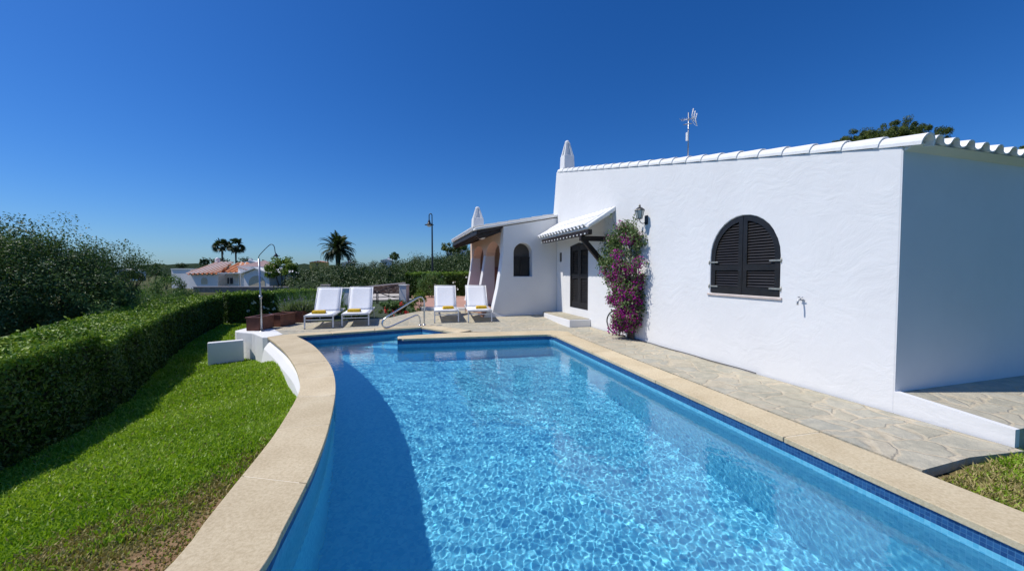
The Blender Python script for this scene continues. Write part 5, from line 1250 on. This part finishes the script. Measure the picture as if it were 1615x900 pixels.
spots = [((482, 517.5), (524, 517.5), 15.5, 'white sun lounger nearest the lavender planters', -.10, 'folded yellow towel on the lounger nearest the lavender'),
         ((541, 514.5), (580, 513.5), 15.5, 'white sun lounger directly left of the red flowers and handrail', -.09, 'folded yellow towel on the lounger left of the red flowers'),
         ((687, 508), (722, 508), 11.5, 'white sun lounger just right of the handrail on the terrace edge', .06, 'folded yellow towel on the lounger just right of the handrail'),
         ((740, 507.5), (774.5, 507), 10.0, 'white sun lounger closest to the porch pillars', .08, 'folded yellow towel on the lounger closest to the porch')]
T0 = None
for i, (pa_, pb_, rz_, lb, tx, tl) in enumerate(spots):
    def gr(p_):
        z_ = 0.0
        for _ in range(4): q = gp(p_[0], p_[1], z_); z_ = ramp(q[0], q[1])
        return Vector(q)
    a_, b_ = gr(pa_), gr(pb_); c_ = (a_+b_)/2
    if L0 is None: o = L0 = make_lounger(lb)
    else: o = copy_tree(L0); o['label'] = lb
    o.location = (c_.x, c_.y, c_.z-.008); o.rotation_euler.z = R(rz_)
    # towel
    if T0 is None:
        mb = MB()
        for k in range(5): mb.box(-.16+.004*k, .16-.003*k, -.12+.004*(k % 2), .12-.003*k, .0145*k, .0145*k+.014)
        T0 = tw = mb.build('towel', M['towel'], bevel=.005, seg=2)
    else: tw = T0.copy(); COL.objects.link(tw)
    q = Matrix.Rotation(R(rz_), 3, 'Z') @ Vector((tx, .52, 0)); tw.location = (c_.x+q.x, c_.y+q.y, c_.z-.008+.335); tw.rotation_euler.z = R(rz_+(3, -5, 4, -2)[i])
    tag(tw, tl, 'towel', 'folded yellow towels on the sun loungers')
# planters
def planter(loc, rz_, lx, ly, h_, label):
    t = empty('planter', loc, rz_, label, 'planter', 'brown wooden planters'); mb = MB(); w_ = .028
    for a in ((0, lx, 0, w_), (0, lx, ly-w_, ly), (0, w_, w_+.001, ly-w_-.001), (lx-w_, lx, w_+.001, ly-w_-.001)): mb.box(*a, 0, h_)
    mb.build('box', M['planter'], t, bevel=.004)
    mb = MB(); rr = .018
    for a in ((-rr, lx+rr, -rr, w_+.01), (-rr, lx+rr, ly-w_-.01, ly+rr), (-rr, w_+.01, w_+.011, ly-w_-.011), (lx-w_-.01, lx+rr, w_+.011, ly-w_-.011)): mb.box(*a, h_+.001, h_+.024)
    mb.build('rim', M['planter'], t, bevel=.004)
    mb = MB(); mb.box(w_+.001, lx-w_-.001, w_+.001, ly-w_-.001, .01, h_*.80); mb.build('soil', M['soil'], t)
    return t
p1 = gp(388.5, 521.5); planter((p1[0], p1[1], 0), R(3), .30, .62, .30, 'brown wooden planter nearest the pool, next to the shower post')
p2 = gp(427, 514.5); planter((p2[0]-.05, p2[1]+.02, 0), R(-8), .32, .55, .29, 'brown wooden planter in the middle of the row')
p3 = gp(445.5, 508.6); planter((p3[0], p3[1], 0), R(-3), .58, .45, .30, 'wide brown wooden planter holding lavender beside the left lounger')
def spiky(name, loc, rad, n, h0, h1, mat, fl, label, cat, seed, flower_mat='lav_flower', spread=.6, asp=.010):
    r = np.random.default_rng(seed); t = empty(name, loc, 0, label, cat)
    a = r.random(n)*6.283; rr = np.sqrt(r.random(n))*rad; X, Y = rr*np.cos(a), rr*np.sin(a)*.8; h = r.uniform(h0, h1, n); ox, oy = X*spread+r.normal(0, .05, n), Y*spread+r.normal(0, .05, n); wd = asp*r.uniform(.6, 1.4, n); th = r.random(n)*6.283
    P = np.zeros((n, 5, 3)); cx, sx = np.cos(th)*wd, np.sin(th)*wd
    P[:, 0] = np.stack([X*.6-cx, Y*.6-sx, 0*X], 1); P[:, 1] = np.stack([X*.6+cx, Y*.6+sx, 0*X], 1); P[:, 2] = np.stack([X+ox*.5+cx*.8, Y+oy*.5+sx*.8, h*.6], 1); P[:, 3] = np.stack([X+ox*.5-cx*.8, Y+oy*.5-sx*.8, h*.6], 1); P[:, 4] = np.stack([X+ox, Y+oy, h], 1)
    b = np.arange(n)*5; T = np.concatenate([np.stack([b, b+1, b+2], 1), np.stack([b, b+2, b+3], 1), np.stack([b+3, b+2, b+4], 1)])
    np_mesh('leaves', P.reshape(-1, 3), T, M[mat], t, attr={'rnd': np.repeat(r.random(n), 5)})
    if fl:
        k = r.integers(0, n, fl); tip = P[k, 4]*np.array([1, 1, 1.0]); Pf = np.repeat(tip, 6, 0)+np.stack([r.normal(0, .008, fl*6), r.normal(0, .008, fl*6), r.uniform(-.02, .12, fl*6)], 1)
        leaves('flower_spikes', Pf, r.normal(0, 1, (fl*6, 3)), .022, flower_mat, t, r, .7)
    return t
spiky('lavender', (p3[0]+.17, p3[1]+.22, .24), .22, 1500, .10, .38, 'leaf_lav', 60, 'pale lavender bush on the left in the wide planter', 'plant', 91, spread=.8)
spiky('lavender', (p3[0]+.44, p3[1]+.22, .24), .20, 1300, .12, .42, 'leaf_lav', 55, 'taller grey-green lavender on the right in the wide planter', 'plant', 92, spread=.7)
spiky('strap_leaf_plant', (-6.45, 12.2, -.06), .75, 1500, .45, .95, 'leaf_oleander', 0, 'clump of long green strap leaves behind the left lounger', 'plant', 93, spread=.5, asp=.016)
spiky('strap_leaf_plant', (-5.0, 12.0, -.06), .5, 500, .30, .55, 'leaf_oleander', 0, 'low green clump between the two left loungers', 'plant', 94, spread=.5, asp=.014)
X_, Y_, _ = gp(657, 496); tree('shrub', (X_, Y_+.35, -.05), [((0, 0, .40), (.30, .30, .40)), ((.05, 0, .62), (.24, .24, .24))], 4200, .042, 'leaf_bush', 'rounded yellow-green shrub behind the handrail', 'bush', None, .02, 95, .5, 40, .28)
for i, (px, py, rad, h_, lb) in enumerate(((612, 499, .36, .52, 'dark leafy shrub with red blooms next to the second lounger'), (632, 498, .34, .50, 'geranium shrub with red blooms left of the yellow-green shrub'))):
    X_, Y_, _ = gp(px, py); t = tree('flowering_shrub', (X_, Y_+.3, -.05), [((0, 0, h_*.5), (rad, rad*.9, h_*.5)), ((-.15, .1, h_*.6), (rad*.7, rad*.7, h_*.4))], 3000, .055, 'leaf_oleander', lb, 'bush', 'flowering shrubs by the pool steps', .018, 96+i, .5, 36, .3)
    r = np.random.default_rng(200+i); fc = np.array([[-.06, -.34, .24], [.16, -.30, .16], [.0, -.26, .44]])[:2+i]; Pf = np.repeat(fc, 26, 0)+r.normal(0, .035, (26*len(fc), 3)); leaves('red_blooms', Pf, np.tile([0, -1, .4], (len(Pf), 1)), .045, 'red_flower', t, r, .9, .8)
X_, Y_, _ = gp(683, 473, .2); tree('oleander_bush', (-3.95, 18.2, .18), [((0, 0, .62), (.75, .55, .62)), ((.35, 0, .5), (.6, .5, .5))], 6000, .085, 'leaf_oleander', 'glossy oleander bush growing against the square-cut hedge', 'bush', None, .03, 99, .28, 60, .26, bias=.1)
# bougainvillea on the wall
bg_ = house_empty('bougainvillea', -.10, 5.26, .0, 'tall bougainvillea with magenta blooms climbing the white wall beside the door', 'climbing plant')
r = np.random.default_rng(301)
def prof(z):   # half-width and middle along the wall at height z
    zz = [0, .25, .6, .97, 1.35, 1.7, 1.98, 2.2, 2.45]; c = [.05, .02, -.02, .10, .18, .22, .18, .10, .0]; h_ = [.04, .20, .42, .56, .68, .84, .76, .56, .18]
    return np.interp(z, zz, c), np.interp(z, zz, h_)
cl = []
while len(cl) < 150:
    z = r.uniform(.18, 2.4); c, h_ = prof(z); y = c+r.uniform(-1, 1)*h_*.92; dep = .34*math.sqrt(max(0, 1-((y-c)/h_)**2))*min(1, (2.8-z))+.05; cl.append((-r.uniform(.02, dep)+.06, y, z))
cl = np.array(cl); 
mag = np.array([r.random() < (.80 if c[2] < .85 else (.55 if (c[2] < 1.7 and c[1] < .15) else (.8 if (1.98 < c[2] < 2.25 and abs(c[1]-.05) < .3) else .10))) for c in cl])
def around(C, n, s_):
    k = r.integers(0, len(C), n); o_ = r.normal(0, 1, (n, 3)); o_ /= np.linalg.norm(o_, axis=1)[:, None]; o_ *= (r.random(n)**.5)[:, None]*s_; P = C[k]+o_; P[:, 0] = np.minimum(P[:, 0], .085); return P, o_/s_+np.array([-.6, 0, .3])
P_, N_ = around(cl, 9500, .17); leaves('foliage', P_, N_, .052, 'leaf_boug', bg_, r, .6, .7)
P_, N_ = around(cl[mag], 7000, .145); P_[:, 0] -= .02; leaves('bracts', P_, N_, .040, 'bract', bg_, r, .85, .8)
mb = MB()
for k in range(5):
    a0 = Vector((.04, -.08+.04*k, -.1)); mb.tube(smooth_path([a0, (.02, -.05+.03*k, .35), (-.02+.03*k*.3, -.1+.09*k, .9), (.02, -.15+.16*k, 1.5), (.05, -.2+.20*k, 2.1)], 4), [.03-.0012*i for i in range(17)], 6)
for k in range(26):
    z = r.uniform(1.0, 2.5); c, h_ = prof(z); sg = r.choice([-1, 1]); y0 = c+sg*h_*.6; e_ = (-r.uniform(.05, .28), y0+sg*r.uniform(.1, .38), z+r.uniform(-.1, .35)); mb.tube([(0, y0, z-.2), (-.08, y0+sg*.1, z-.05), e_], [.006, .004, .002], 4)
    n_ = 14; u = r.random(n_)[:, None]; Pp = np.array((0-.08, y0+sg*.1, z-.05))*(1-u)+np.array(e_)*u+r.normal(0, .02, (n_, 3)); cl2 = Pp if k == 0 else np.concatenate([cl2, Pp])
mb.build('stems', M['trunk'], bg_)
leaves('sprig_leaves', cl2, r.normal(0, 1, cl2.shape), .048, 'leaf_boug', bg_, r, .6, .7, np.clip(r.random(len(cl2))*.6+.4, 0, 1))
t = house_empty('garden_hose', -.06, 5.6, .0, 'black irrigation hose curling out of the bougainvillea base', 'hose')
mb = MB(); mb.tube(smooth_path([(-.02, -.18, .02), (-.10, .0, .03), (-.14, .25, .10), (-.10, .45, .28), (-.04, .42, .46), (.02, .2, .55)], 5), .016, 8); mb.build('hose', M['rubber'], t)
t = house_empty('cable', -.02, 3.6, .0, 'thin black cable lying along the foot of the long wall', 'cable')
mb = MB(); mb.tube(smooth_path([(-.03+.012*math.sin(k*1.7), -1.3+k*.28, .006) for k in range(12)], 3), .007, 6); mb.build('cable', M['rubber'], t)
# stub pipe and flat stone by the porch wall
X_, Y_, _ = gp(867, 491, .12); t = empty('stub_pipe', (X_, Y_, .11), 0, 'short black upright pipe in front of the porch wall', 'pipe')
mb = MB(); mb.lathe([(.035, 0), (.035, .27), (.042, .275), (.042, .30), (.001, .305)], (0, 0, 0), 12); mb.build('pipe', M['rubber'], t)
X_, Y_, _ = gp(863, 493, .11); t = empty('flat_stone', (X_-.02, Y_-.1, .105), R(20), 'rounded flat stone slab on the paving by the porch wall corner', 'stone')
mb = MB(); mb.lathe([(.001, .07), (.12, .068), (.17, .05), (.18, .02), (.17, 0)], (0, 0, 0), 9); mb.build('slab', M['coping'], t)
